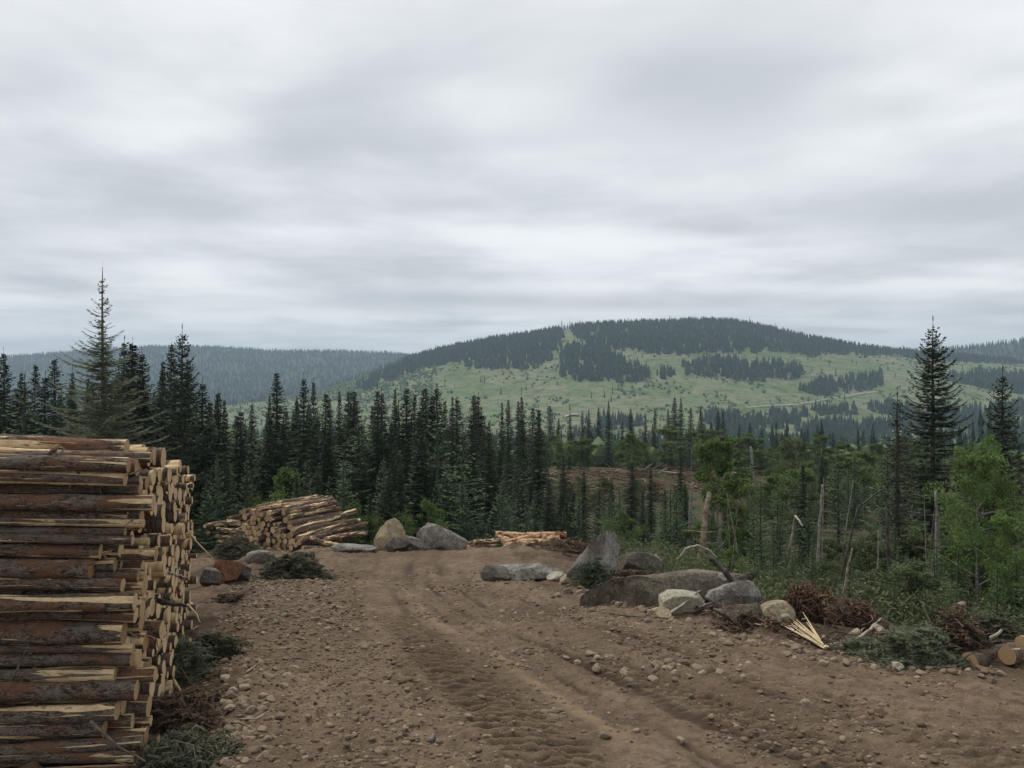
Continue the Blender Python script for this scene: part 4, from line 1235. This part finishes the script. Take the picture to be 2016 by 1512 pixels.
def build_gravel():
    b = MB()
    protos = []
    for i in range(8):
        g = np.random.default_rng(400 + i)
        V, F = ICO1[0].copy(), ICO1[1]
        for _ in range(5):
            nrm = g.normal(0, 1, 3); nrm /= np.linalg.norm(nrm)
            V = V - np.maximum(0, V @ nrm - g.uniform(.5, .85))[:, None] * nrm
        protos.append((V * (1 + .12 * n3(V, 2, 410 + i))[:, None], F))
    n = 34000
    y = 5.2 + 14.5 * rng.random(n) ** 1.5
    l, e = np.interp(y, LD, LX), np.interp(y, ED, EX)
    x = l - .6 + (e - l + 1.0) * rng.random(n) ** 1.15
    vis = np.abs(x / y) < .72
    x, y = x[vis], y[vis]
    u_ = track_u(x, y)
    patch = fbm(x * .9, y * .9, 421, 3)
    keep = (patch > .14 - .68 * sstep(-.3, -1.6, u_)) | (rng.random(len(x)) < .16)
    keep &= ~((np.abs(u_ + .35) < .42) & (rng.random(len(x)) < .8))
    x, y = x[keep], y[keep]
    z = road_z(x, y)
    s_ = np.exp(rng.normal(math.log(.0135), .52, len(x))).clip(.006, .042) * (.75 + .25 * y / 8)
    for i in range(8):
        q = np.arange(len(x)) % 8 == i
        V0, F0 = protos[i]
        m_ = int(q.sum())
        a = rng.random(m_) * 6.28
        sc = s_[q][:, None, None] * np.array([1, 1, 1]) * np.stack([rng.uniform(.8, 1.5, m_), rng.uniform(.7, 1.1, m_), rng.uniform(.45, .8, m_)], -1)[:, None]
        W = V0[None] * sc
        c_, s2 = np.cos(a)[:, None], np.sin(a)[:, None]
        W = np.stack([W[..., 0] * c_ - W[..., 1] * s2, W[..., 0] * s2 + W[..., 1] * c_, W[..., 2]], -1)
        W += np.stack([x[q], y[q], z[q] + s_[q] * .12], -1)[:, None]
        F = (np.arange(m_)[:, None, None] * len(V0) + F0[None]).reshape(-1, 3)
        b.add(W.reshape(-1, 3), F, 0, np.repeat(np.clip(rng.normal(.42, .22, m_), 0, 1), len(V0)))
    tag(ob('gravel', b.mesh('gravel', M['pebble'], True)), 'loose pebbles and gravel scattered over the dirt road', 'gravel', kind='stuff')
build_gravel()

# ------------------------------------------------------------------ logs
def log_mesh(i, matkey, sides=14, segs=26, bend=.55):
    """unit log along -X: sawn end at the origin, radius 1, length 1"""
    g = np.random.default_rng(500 + i)
    xs = -np.linspace(0, 1, segs)
    cy = bend * g.normal(0, 1) * np.sin(np.linspace(0, np.pi, segs)) + .06 * np.cumsum(g.normal(0, 1, segs)) / 2
    cz = bend * g.normal(0, 1) * np.sin(np.linspace(0, np.pi * g.uniform(.7, 1.6), segs)) * .6 + .05 * np.cumsum(g.normal(0, 1, segs)) / 2
    cy -= cy[0]; cz -= cz[0]
    th = np.arange(sides) * 2 * np.pi / sides
    rr = (1 - .16 * np.linspace(0, 1, segs))[:, None] * (1 + .05 * g.normal(0, 1, (segs, sides)) + .05 * g.normal(0, 1, (segs, 1)))
    rr[0] = 1.0 + .03 * g.normal(0, 1, sides)
    rr[-1] = rr[-1].mean()
    V = np.stack([np.repeat(xs[:, None], sides, 1), cy[:, None] + rr * np.cos(th), cz[:, None] + rr * np.sin(th)], -1).reshape(-1, 3)
    ii = np.arange(segs - 1)[:, None] * sides
    j = np.arange(sides)[None]
    F = np.stack([ii + j, ii + sides + j, ii + sides + (j + 1) % sides, ii + (j + 1) % sides], -1).reshape(-1, 4)
    body, cut = MB(), MB()
    body.add(V, F)
    for _ in range(9):                                                  # knots and broken branch stubs
        i_, a_ = int(g.integers(2, segs - 2)), g.random() * 6.28
        c_ = np.array([xs[i_], cy[i_], cz[i_]])
        o_ = np.array([0, math.cos(a_), math.sin(a_)])
        t2 = np.array([0, -math.sin(a_), math.cos(a_)]) * g.uniform(.10, .2)
        lx = np.array([g.uniform(.003, .006), 0, 0])
        hgt = g.uniform(.92, 1.0) + g.uniform(.12, .5)
        B0 = [c_ + o_ * .8 + t2, c_ + o_ * .8 + lx, c_ + o_ * .8 - t2, c_ + o_ * .8 - lx]
        T0 = [c_ + o_ * hgt + t2 * .6 + lx, c_ + o_ * hgt + lx * 1.6, c_ + o_ * hgt - t2 * .6 + lx, c_ + o_ * hgt + lx * .4]
        body.add(B0 + T0, [(0, 1, 5, 4), (1, 2, 6, 5), (2, 3, 7, 6), (3, 0, 4, 7), (4, 5, 6, 7)])
    for ring, ctr, sg in ((V[:sides], np.array([0, cy[0], cz[0]]), 1), (V[-sides:], np.array([-1, cy[-1], cz[-1]]), -1)):
        k = np.arange(sides)
        V2 = np.concatenate([ring, [ctr + [sg * .001, 0, 0]]])
        F2 = np.stack([k, (k + 1) % sides, 0 * k + sides], -1)
        if sg > 0:
            cut.add(V2, F2)
        else:
            body.add(V2, F2[:, ::-1], 1)
    return body.mesh('log', [M[matkey], M['cut']], True), cut.mesh('sawn_end', M['cut'], False)
LOGS = [log_mesh(i, 'bark') for i in range(12)]
REDLOGS = [log_mesh(40 + i, 'redbark', 12, 18, 1.0) for i in range(8)]
def log(end, yaw, pitch, L, r_, label, group, bank=LOGS, roll=None, name='log'):
    """end: sawn end nearest the viewer; body runs away along the log's -X"""
    body, cut = bank[int(rng.integers(len(bank)))]
    o = ob(name, body, None, tuple(end), (0, 0, 0), (L, r_, r_))
    o.rotation_euler = (Matrix.Rotation(yaw, 3, 'Z') @ Matrix.Rotation(pitch, 3, 'Y') @ Matrix.Rotation(rng.random() * 6.28 if roll is None else roll, 3, 'X')).to_euler()
    tag(o, label, 'log', group)
    ob('sawn_end', cut, o)
    return o
ORD = 'topmost second third fourth fifth sixth seventh eighth ninth tenth eleventh twelfth thirteenth fourteenth fifteenth sixteenth seventeenth eighteenth nineteenth twentieth twentyfirst twentysecond twentythird twentyfourth twentyfifth twentysixth twentyseventh twentyeighth twentyninth thirtieth thirtyfirst'.split()
NSTUFF = MB()
def stuff_log(end, yaw, L, r_):
    """a log of the mass hidden behind the front ranks"""
    n = 10
    d = np.array([-math.cos(yaw), -math.sin(yaw), 0])
    V, F = tube([end, end + d * .4, end + d * L], [r_, r_, r_ * .85], n)
    k = len(V)
    NSTUFF.add(V, F, 0)
    j = np.arange(n)
    NSTUFF.add(np.concatenate([V[:n], [end - d * .003]]), np.stack([j, (j + 1) % n, 0 * j + n], -1), 1)

def near_stack():
    D0, xe0, slope = 6.5, -3.12, -.36
    front = []
    count = 0
    col = 0
    y = D0
    while y < 14.0:
        base = float(gz(xe0 + slope * (y - D0) - 1.0, y)) - .12
        topz = np.interp(y, [D0, 7.2, 8.6, 9.6, 11.5, 14.0], [-.62, -.58, -.80, -1.04, -1.25, -1.75])
        z = base + .08 + (col % 2) * .07
        pitch_y = .135
        zs = []
        while z < topz - .03:
            r_ = float(np.clip(rng.normal(.062, .017), .036, .105))
            if col == 0:
                r_ = float(np.clip(rng.choice([.045, .055, .062, .08]) + rng.normal(0, .010), .032, .11))
            z += r_
            zs.append((z, r_))
            z += r_ * .90
        n = len(zs)
        for k, (zz_, r_) in enumerate(zs):
            yy = y + rng.normal(0, .025)
            protrude = rng.normal(0, .10) - (rng.random() < .25) * rng.uniform(.05, .3)
            xe = xe0 + slope * (y - D0) + protrude
            yaw = R(9.0) + rng.normal(0, R(1.1))
            L = rng.uniform(4.6, 5.1)
            fromtop = n - 1 - k
            if col == 0:
                lab = 'log lying %s from the top on the front face of the tall near stack' % (ORD[fromtop]) if fromtop else 'topmost log on the front face of the tall near stack'
                log((xe, yy, zz_), yaw, R(2.6) + rng.normal(0, R(1.0)), L, r_, lab, 'logs of the tall near stack')
                count += 1
            elif col <= 3 or (fromtop == 0 and col < 12):
                lab = ('log resting along the flat top of the tall near stack, behind its front face' if fromtop == 0 else 'log showing its sawn end in the right side of the tall near stack')
                log((xe, yy, zz_), yaw, R(2.2) + rng.normal(0, R(.7)), L, r_, lab, 'logs of the tall near stack')
                count += 1
            else:
                stuff_log(np.array([xe, yy, zz_]), yaw, 4.7, r_)
        col += 1
        y += pitch_y
    print('near stack logs', count, 'log objects', sum(o_.get('category') == 'log' for o_ in S.objects))
near_stack()

def second_stack():
    Dc = 25.3
    base0 = at(478, 1082, Dc)
    ax = np.array([.90, -.43, 0])           # across the sawn faces
    yaw = math.atan2(-.87, -.49)             # sawn ends look toward the viewer, bodies run back to the right
    prof_a = [0, .35, .8, 1.25, 1.7, 2.1]
    prof_h = [.95, 1.32, 1.42, 1.08, .66, .4]
    count = 0
    row = 0
    z = .09
    while z < 1.6:
        a = .02 + (row % 2) * .09
        while a < 2.1:
            if z < np.interp(a, prof_a, prof_h):
                r_ = float(np.clip(rng.normal(.088, .016), .055, .13))
                p = base0 + ax * (a + rng.normal(0, .015)) + np.array([0, 0, z + rng.normal(0, .015)])
                p -= np.array([-.49, -.87, 0]) * rng.normal(0, .08)
                log(p, yaw + rng.normal(0, R(1.6)), rng.normal(0, R(1.2)), rng.uniform(2.5, 3.2), r_, 'log with its round sawn end showing in the second stack', 'logs of the second stack')
                count += 1
            a += .190
        z += .160
        row += 1
    # long logs spilling off its right side
    for i in range(11):
        t_ = i / 10
        p0 = at(562 + 22 * t_ + rng.uniform(-8, 8), 1003 + 70 * t_, 24.9 - .6 * t_)
        log(p0, yaw + R(rng.uniform(-2, 9)), R(rng.uniform(-3, 2)) + R(1), 2.3 + 1.4 * t_ + rng.uniform(-.4, .3), rng.uniform(.075, .105), 'long dark log lying along the right flank of the second stack', 'logs on the flank of the second stack')
    for (x0, y0, x1, y1, d0, d1, lab) in ((596, 1080, 694, 1078, 23.9, 25.2, 'dark loose log lowest at the right foot of the second stack'), (610, 1060, 690, 1079, 24.4, 24.6, 'dark log sloping down at the right foot of the second stack'),
                                          (588, 1068, 640, 1052, 24.2, 25.4, 'short dark log leaning on the right flank of the second stack'), (640, 1062, 722, 1048, 25.0, 26.8, 'peeled pale log sticking out farthest right of the second stack')):
        A, B = at(x0, y0, d0), at(x1, y1, d1)
        d = A - B
        L = np.linalg.norm(d)
        log(A, math.atan2(d[1], d[0]), -math.asin(d[2] / L), L, .085, lab, None)
    print('second stack', count)
second_stack()
def third_stack():
    yaw = math.atan2(-.85, -.52)
    for i in range(20):
        a = rng.random()
        zt = np.interp(a, [0, .3, 1], [1050, 1022, 1006])
        py = rng.uniform(zt, 1050)
        log(at(402 + 80 * a, py, 30 + rng.uniform(-.3, .3)), yaw + rng.normal(0, R(3)), 0, 4.5, rng.uniform(.08, .12), 'log end in the low third stack left of the second stack', 'logs of the third stack')
    for (x0, y0, x1, y1) in ((428, 1044, 480, 1042), (425, 1056, 485, 1054), (430, 1066, 500, 1068), (405, 1036, 470, 1030)):
        A, B = at(x1, y1, 27.5), at(x0, y0, 28.2)
        d = A - B
        L = np.linalg.norm(d)
        log(A, math.atan2(d[1], d[0]), -math.asin(d[2] / L), L, .1, 'log lying crosswise in front of the third stack', 'crosswise logs by the third stack')
third_stack()
def red_pile():
    for i in range(34):
        t_ = rng.random()
        py = 1050 + 52 * t_
        x0 = rng.uniform(975, 1060) + 30 * t_ * (rng.random() - .3)
        Lp = rng.uniform(50, 120) * (.8 if t_ < .2 else 1)
        D = 26.3 - 2.3 * t_
        A = at(x0, py + rng.uniform(-3, 3), D)
        yaw = math.pi + R(rng.uniform(-10, 35))
        L = Lp / FPX * D * 1.05
        log(A, yaw, R(rng.normal(-3, 3)), L, rng.uniform(.075, .11), 'reddish peeling log in the low jumbled pile right of the road end', 'logs of the low red pile', REDLOGS)
    for (x0, y0, x1, y1, lab) in ((932, 1068, 985, 1064, 'dark log pointing at the low red pile'), (920, 1078, 978, 1076, 'dark log lowest in front of the low red pile'), (880, 1072, 935, 1070, 'grey log beside the large angular boulder'), (940, 1076, 990, 1082, 'short dark log touching the low red pile')):
        A, B = at(x0, y0, 24.6), at(x1, y1, 25.0)
        d = A - B
        L = np.linalg.norm(d)
        log(A, math.atan2(d[1], d[0]), -math.asin(d[2] / L), L, .085, lab, None)
red_pile()
def right_logs():
    A = gp(1908, 1314, .06)
    log(A, math.atan2(-.55, -1.0), R(-2), 1.6, .115, 'sawn log half sunk in the dirt at the right road edge', None)
    B = at(1983, 1291, A[1] - .15)
    log(B, math.atan2(-.6, -1.0), R(-4), 1.9, .105, 'sawn log lying over the half sunk log at right', None)
    C_ = at(2014, 1268, A[1] + .1)
    log(C_, math.atan2(-.6, -1.0), R(-2), 1.9, .10, 'sawn log on top of the small heap at the right frame edge', None)
    E = gp(1890, 1312, .04)
    F_ = gp(1778, 1308, .04)
    d = E - F_
    pole('grey_log', [F_, (E + F_) / 2 + [0, 0, .02], E + d * .1], [.035, .045, .04], 'pale', 'thin grey weathered log lying along the right road edge', 'log', 1)
    pole('small_log', [gp(1722, 1253, .12), gp(1760, 1280, .1), gp(1800, 1312, .06)], [.055, .06, .06], 'snag', 'brown broken log sliding down beside the triangular stone', 'log', 3)
right_logs()
o = ob('stacked_logs', NSTUFF.mesh('stacked_logs', [M['bark'], M['cut']], True))
tag(o, 'packed mass of sawn logs filling the back of the tall near stack', 'logs', kind='stuff')

# ------------------------------------------------------------------ roots, splinters, boughs, twigs, flag
def root_mass(px, py, wpx, hpx, n, label, seed, soil=True):
    g = np.random.default_rng(seed)
    x, y, z = hit(px, py)
    w_, h_ = wpx / FPX * y / 2, hpx / FPX * y
    c = np.array([x, y + w_ * .5, z])
    root = ob('uprooted_stump', None, None, c)
    tag(root, label, 'stump')
    b = MB()
    for i in range(n):
        d = g.normal(0, 1, 3)
        d[2] = abs(d[2]) * .9 + .05
        d[1] *= .7
        d /= np.linalg.norm(d)
        L = g.uniform(.3, .8)
        P = [np.array([g.normal() * .3 * w_, g.normal() * .15 * w_ - .1 * w_, h_ * g.uniform(.1, .75)])]
        for k in range(5):
            d = d + g.normal(0, .75, 3) + np.array([0, 0, -.22])
            d /= np.linalg.norm(d)
            P.append(P[-1] + d * L * .24 * np.array([w_ * 1.1, w_ * .8, h_ * 1.0]))
        r0 = g.uniform(.006, .024)
        V, F = tube(P, np.linspace(r0, r0 * .25, 6), 4)
        b.add(V, F, int(g.random() < .3))
    ob('roots', b.mesh('roots', [M['root'], M['strip']]), root)
    if soil:
        me = rock_mesh('soil', (w_ * 1.7, w_ * 1.1, h_ * 1.25), 'soil', seed + 1, 8, (.5, .9), .45, .10)
        ob('soil', me, root, (0, .05, h_ * .28))
root_mass(1597, 1232, 110, 80, 230, 'tall red brown uprooted stump right of the round tan boulder', 601)
root_mass(1690, 1246, 130, 58, 240, 'wide dark root mass behind the triangular stone', 602)
root_mass(1452, 1222, 95, 32, 90, 'tangle of grey roots below the grey angular rock', 603, False)
root_mass(1640, 1222, 90, 50, 150, 'low reddish root tangle between the two uprooted stumps', 604, False)
root_mass(1545, 1248, 90, 26, 80, 'grey brown roots trailing below the round tan boulder', 605, False)
root_mass(1770, 1278, 110, 34, 110, 'brown roots and sticks around the broken small log', 606, False)
outline_rock([(1555, 1262), (1562, 1236), (1600, 1222), (1660, 1216), (1722, 1220), (1765, 1244), (1800, 1285), (1780, 1300), (1700, 1290), (1630, 1278)], 'soil', 'dark churned soil bank between the two uprooted stumps', 640, 1.0, 12.2, .15, .05, .5, facets=6)
def build_splinter():
    A, B = gp(1628, 1281, .03), gp(1560, 1236, .10)
    b = MB()
    for i in range(15):
        e = B + rng.normal(0, 1, 3) * np.array([.10, .1, .05])
        s_ = A + rng.normal(0, .012, 3)
        t1 = rng.uniform(.75, 1.05)
        P = [s_, s_ + (e - s_) * .35 * t1 + rng.normal(0, .006, 3), s_ + (e - s_) * t1]
        V, F = tube(P, [.014, .019, .004], 4)
        b.add(V - A, F)
    tag(ob('splintered_wood', b.mesh('splintered_wood', M['fresh']), None, A), 'bundle of fresh pale splintered wood fanned out at the road edge', 'wood')
build_splinter()

def bough_heap(px, py, wpx, hpx, n, label, seed, matkey='bough', depth=.8, D=None):
    n = int(n * .75)
    hpx = hpx * .82
    """cut fir boughs thrown on a heap: each bough a twig with flat needle sprays"""
    g = np.random.default_rng(seed)
    x, y, z = hit(px, py) if D is None else at(px, py, D)
    w_, h_ = wpx / FPX * y / 2, hpx / FPX * y
    c = np.array([x, y + w_ * depth * .7, z])
    root = ob('bough_heap', None, None, c)
    tag(root, label, 'boughs')
    tw, B, Dv, Ln, Wd, Tn = MB(), [], [], [], [], []
    for i in range(n):
        q = g.normal(0, .5, 2)
        q = q / max(1, np.linalg.norm(q))
        top = h_ * max(.06, 1 - q[0] ** 2 - q[1] ** 2) * (.45 + 1.1 * (.5 + float(vnoise(q[0] * 2.5 + seed, q[1] * 2.5, 5))))
        lx, ly = q[0] * w_, q[1] * w_ * depth
        p = np.array([lx, ly, float(gz(c[0] + lx, c[1] + ly)) - z + top * g.uniform(.35, 1.0)])
        a = g.random() * 6.28
        L = g.uniform(.25, .6)
        d = np.array([math.cos(a), math.sin(a), g.uniform(-.45, .3)])
        s_ = np.linspace(0, 1, 9)[:, None]
        P = p + d * L * (s_ - .4) + np.array([0, 0, -.18 * L]) * (s_ - .4) ** 2
        V, F = tube(P[::2], np.linspace(.008, .003, 5), 4)
        tw.add(V, F)
        sd_ = np.array([-d[1], d[0], 0])
        tn = g.random() * .8
        for sg in (-1, 1):
            for rep in range(5):
                dd = d * .6 + sg * sd_ * g.uniform(.5, 1.2, (9, 1)) + g.normal(0, .25, (9, 3))
                dd /= np.linalg.norm(dd, axis=1, keepdims=True)
                B.append(P); Dv.append(dd); Ln.append(.105 * (1.1 - .7 * s_[:, 0]) * g.uniform(.6, 1.3, 9)); Wd.append(.017 * g.uniform(.7, 1.4, 9)); Tn.append(np.clip(tn + g.normal(0, .1, 9), 0, 1))
    B, Dv, Ln, Wd, Tn = map(np.concatenate, (B, Dv, Ln, Wd, Tn))
    V, F = sprays(B, Dv, Ln, Wd)
    nb = MB()
    nb.add(V, F, 0, np.repeat(Tn, 4))
    for i in range(n // 3):                                             # bare sticks in the heap
        q = g.normal(0, .5, 2)
        lx, ly = q[0] * w_, q[1] * w_ * depth
        p = np.array([lx, ly, float(gz(c[0] + lx, c[1] + ly)) - z + h_ * g.uniform(.0, .6) * max(.1, 1 - q @ q)])
        d = np.array([g.normal(), g.normal() * .6, g.normal() * .25])
        d *= g.uniform(.15, .55) / np.linalg.norm(d)
        V, F = tube([p, p + d * .5 + g.normal(0, .03, 3), p + d], [.009, .008, .004], 4)
        tw.add(V, F, int(g.random() < .35))
    ob('needles', nb.mesh('needles', M[matkey], False), root)
    ob('stick_tangle', tw.mesh('stick_tangle', [M['twig'], M['strip']]), root)
bough_heap(566, 1146, 150, 62, 330, 'dark heap of cut fir boughs around the pink flag', 701)
bough_heap(455, 1098, 110, 50, 160, 'grey green boughs in front of the third log stack', 702, D=23)
bough_heap(408, 1310, 95, 60, 170, 'green fir bough heap beside the middle of the near stack', 703)
bough_heap(345, 1335, 80, 70, 130, 'olive drooping boughs hanging at the foot of the near stack', 704, 'larch')
bough_heap(340, 1455, 90, 80, 190, 'dry brown boughs lying at the near corner of the near stack', 705, 'brown')
bough_heap(345, 1535, 160, 60, 260, 'green boughs spread on the ground in the bottom left foreground', 706)
bough_heap(322, 1035, 50, 110, 90, 'hanging fir bough caught between the log ends of the near stack', 707, 'brown', D=7.15)
bough_heap(1825, 1312, 175, 80, 430, 'wide heap of olive fir boughs behind the grey weathered log', 708, 'larch')
bough_heap(1965, 1285, 140, 70, 260, 'green fir boughs behind the sawn logs at right', 709, 'bough', D=11.4)
bough_heap(1900, 1285, 90, 80, 140, 'brownish dry boughs around the short broken stem', 710, 'brown')
bough_heap(1170, 1128, 60, 60, 70, 'small green boughs lying against the leaning slab', 711, 'fir', D=16.6)
bough_heap(1130, 1092, 200, 26, 130, 'dark litter of boughs below the low red pile', 712, 'brown')
bough_heap(395, 1405, 60, 40, 60, 'reddish dry bough on the stones beside the near stack', 713, 'brown')
bough_heap(1700, 1290, 60, 26, 50, 'low olive tuft of boughs under the triangular stone', 714, 'larch')
bough_heap(1260, 1085, 120, 30, 120, 'brown dry brush on top of the dark earth stained boulder', 715, 'brown', D=17.5)

bough_heap(1475, 1238, 110, 24, 90, 'brown litter of broken boughs below the grey angular rock', 716, 'brown')
bough_heap(1790, 1296, 120, 34, 120, 'dry brown boughs between the triangular stone and the olive heap', 717, 'brown')
bough_heap(1640, 1225, 90, 30, 80, 'olive sprigs growing through the root tangle', 718, 'larch')
bough_heap(445, 1190, 60, 26, 60, 'dry brown boughs below the rusty boulder', 719, 'brown')
def twig(pts, r_, matkey, label, group=None, cat='twig', name='twig'):
    pole(name, pts, [r_, r_ * .8, r_ * .45], matkey, label, cat, 0, group, 5)
twig([gp(1478, 1500 - 1512 + 1420 - 1420 + 1229, .02), gp(1425, 1233, .03), gp(1400, 1240, .02)], .012, 'pale', 'pale twig leaning on the road edge below the grey angular rock')
twig([gp(1188, 1208, .02), gp(1220, 1214, .03), gp(1285, 1219, .02)], .018, 'twig', 'long thin stick lying on the road left of the cream boulder')
twig([gp(1312, 1215, .03), gp(1345, 1208, .15), gp(1378, 1195, .28)], .028, 'pale', 'peeled stick leaning on the front of the cracked cream boulder')
twig([gp(472, 1421, .02), gp(505, 1422, .03), gp(530, 1410, .05)], .010, 'pale', 'thin curved pale twig on the left gravel')
twig([gp(485, 1327, .02), gp(500, 1318, .03), gp(516, 1306, .05)], .010, 'pale', 'straight pale twig on the left side of the road')
twig([gp(1675, 1275, .04), gp(1705, 1262, .1), gp(1735, 1242, .2)], .028, 'pale', 'split grey stick in front of the triangular stone')
twig([gp(1580, 1232, .1), gp(1605, 1228, .12), gp(1632, 1224, .14)], .016, 'pale', 'pale stick behind the splintered wood')
twig([gp(1725, 1226, .05), gp(1745, 1225, .08), gp(1768, 1224, .1)], .020, 'pale', 'pale broken stick beside the wide dark root mass')
twig([gp(333, 1340, .05), gp(348, 1358, .05), gp(360, 1373, .03)], .022, 'fresh', 'short pale peeled stick on the boughs beside the near stack')
twig([at(378, 1055, 11), at(395, 1075, 11), at(420, 1100, 11)], .014, 'fresh', 'thin pale pole leaning out from the back of the near stack')
twig([at(330, 1127, 8.6), at(350, 1133, 8.6), at(373, 1138, 8.6)], .018, 'pale', 'grey stick poking out of the side of the near stack')
twig([at(312, 1182, 7.6), at(345, 1190, 7.5), at(372, 1193, 7.4)], .028, 'trunk', 'dark bent branch poking out of the side of the near stack')
twig([at(368, 1190, 7.4), at(385, 1205, 7.4), at(394, 1225, 7.4)], .012, 'fresh', 'curled pale bark strip at the tip of the dark bent branch', None, 'bark strip', 'bark_strip')
twig([at(305, 1225, 7.0), at(322, 1262, 6.9), at(308, 1288, 6.9)], .014, 'fresh', 'long curled peel of pale wood hanging from the near stack', None, 'bark strip', 'bark_strip')
twig([at(178, 1420, 6.25), at(225, 1465, 6.2), at(285, 1498, 6.2)], .014, 'twig', 'long thin bare branch leaning on the lowest logs of the near stack')
twig([at(25, 1340, 6.35), at(45, 1290, 6.35), at(60, 1262, 6.4)], .008, 'twig', 'thin dark twig standing in front of the lower logs at left')
for i in range(16):
    px = rng.uniform(5, 290)
    py = rng.uniform(880, 1480)
    twig([at(px, py, 6.42), at(px + rng.uniform(-25, 25), py + rng.uniform(-8, 14), 6.38), at(px + rng.uniform(-50, 50), py + rng.uniform(0, 34), 6.38)], rng.uniform(.004, .008), ['twig', 'strip', 'twig'][i % 3],
         'thin broken twig caught on the front of the near stack', 'twigs on the near stack')
twig([at(96, 895, 6.38), at(108, 884, 6.36), at(118, 876, 6.42)], .022, 'strip', 'reddish torn bark sliver near the top of the near stack', None, 'bark strip', 'bark_strip')
for i in range(28):
    px, py = rng.uniform(330, 470), rng.uniform(1220, 1500)
    a = rng.uniform(-.6, .6)
    L = rng.uniform(15, 55)
    twig([gp(px, py, .03), gp(px + L * .5, py + L * .5 * math.sin(a), .05), gp(px + L, py + L * math.sin(a), .04)], rng.uniform(.005, .012), ['twig', 'pale', 'strip'][i % 3], 'broken twig in the debris beside the near stack', 'twigs beside the near stack')
for i in range(85):
    px = rng.uniform(1360, 1880)
    py = np.interp(px, [1380, 1600, 1800], [1222, 1262, 1300]) + rng.uniform(-30, 6)
    a = rng.uniform(-.7, .7)
    L = rng.uniform(15, 50)
    twig([gp(px, py, .04), gp(px + L * .5, py - L * .5 * math.sin(a), .08), gp(px + L, py - L * math.sin(a), .07)], rng.uniform(.006, .022), ['twig', 'root', 'pale', 'trunk', 'root'][i % 5], 'broken stick in the rubble along the right road edge', 'sticks in the roadside rubble')

def flag():
    x, y, z = hit(608, 1118)
    s_ = y / FPX
    root = ob('survey_stake', None, None, (x, y, z))
    tag(root, 'thin pink survey stake with a ribbon standing in the bough heap', 'stake')
    b = MB()
    V, F = tube([(0, 0, -.1), (0, 0, 18 * s_), (-.01, 0, 36 * s_)], [.022, .022, .02], 6)
    b.add(V, F)
    ob('stake', b.mesh('stake', M['stake']), root)
    r_ = MB()
    tt = np.linspace(0, 1, 9)
    for off, dy in ((0, 0), (.0, .015)):
        A = np.stack([tt * 11 * s_, .03 * np.sin(tt * 7 + off) + dy, 36 * s_ - tt * 22 * s_ * (.6 + .6 * dy * 30)], -1)
        B_ = A + np.array([3 * s_, .012, -6 * s_])
        V = np.concatenate([A, B_, A + [0, .004, 0], B_ + [0, .004, 0]])
        j = np.arange(8)
        r_.add(V, np.concatenate([np.stack([j, j + 1, j + 10, j + 9], -1), np.stack([j + 18, j + 27, j + 28, j + 19], -1)]))
    ob('ribbon', r_.mesh('ribbon', M['pink'], True), root)
flag()
def ribbon2():
    p = at(1092, 1096, 23.6)
    b = MB()
    tt = np.linspace(0, 1, 9)
    for k in range(2):
        A = p + np.stack([tt * .22 - .05 * k, .02 * np.sin(tt * 9), .10 * np.cos(tt * 5 + k) - .05 * tt], -1)
        B_ = A + np.array([.01, 0, -.05])
        V = np.concatenate([A, B_])
        j = np.arange(8)
        b.add(V, np.stack([j, j + 1, j + 10, j + 9], -1))
    tag(ob('pink_ribbon', b.mesh('pink_ribbon', M['pink'])), 'scrap of pink ribbon lying below the low red pile', 'ribbon')
ribbon2()

# ------------------------------------------------------------------ haze
def haze():
    m_ = bpy.data.materials.new('haze')
    m_.use_nodes = True
    t = NT(m_.node_tree)
    v_ = t.node('ShaderNodeVolumePrincipled', {'Color': (.66, .84, 1.0, 1), 'Density': .00024, 'Anisotropy': .1})
    t.node('ShaderNodeOutputMaterial', {'Volume': v_.outputs[0]})
    x, y0, y1, z0, z1 = 3450, -3450, 3450, -130, 200
    V = [(-x, y0, z0), (x, y0, z0), (x, y1, z0), (-x, y1, z0), (-x, y0, z1), (x, y0, z1), (x, y1, z1), (-x, y1, z1)]
    b = MB()
    b.add(V, [(0, 3, 2, 1), (4, 5, 6, 7), (0, 1, 5, 4), (1, 2, 6, 5), (2, 3, 7, 6), (3, 0, 4, 7)])
    o = ob('haze', b.mesh('haze', m_, False))
    tag(o, 'pale blue haze in the air over the valley', 'haze', kind='stuff')
haze()
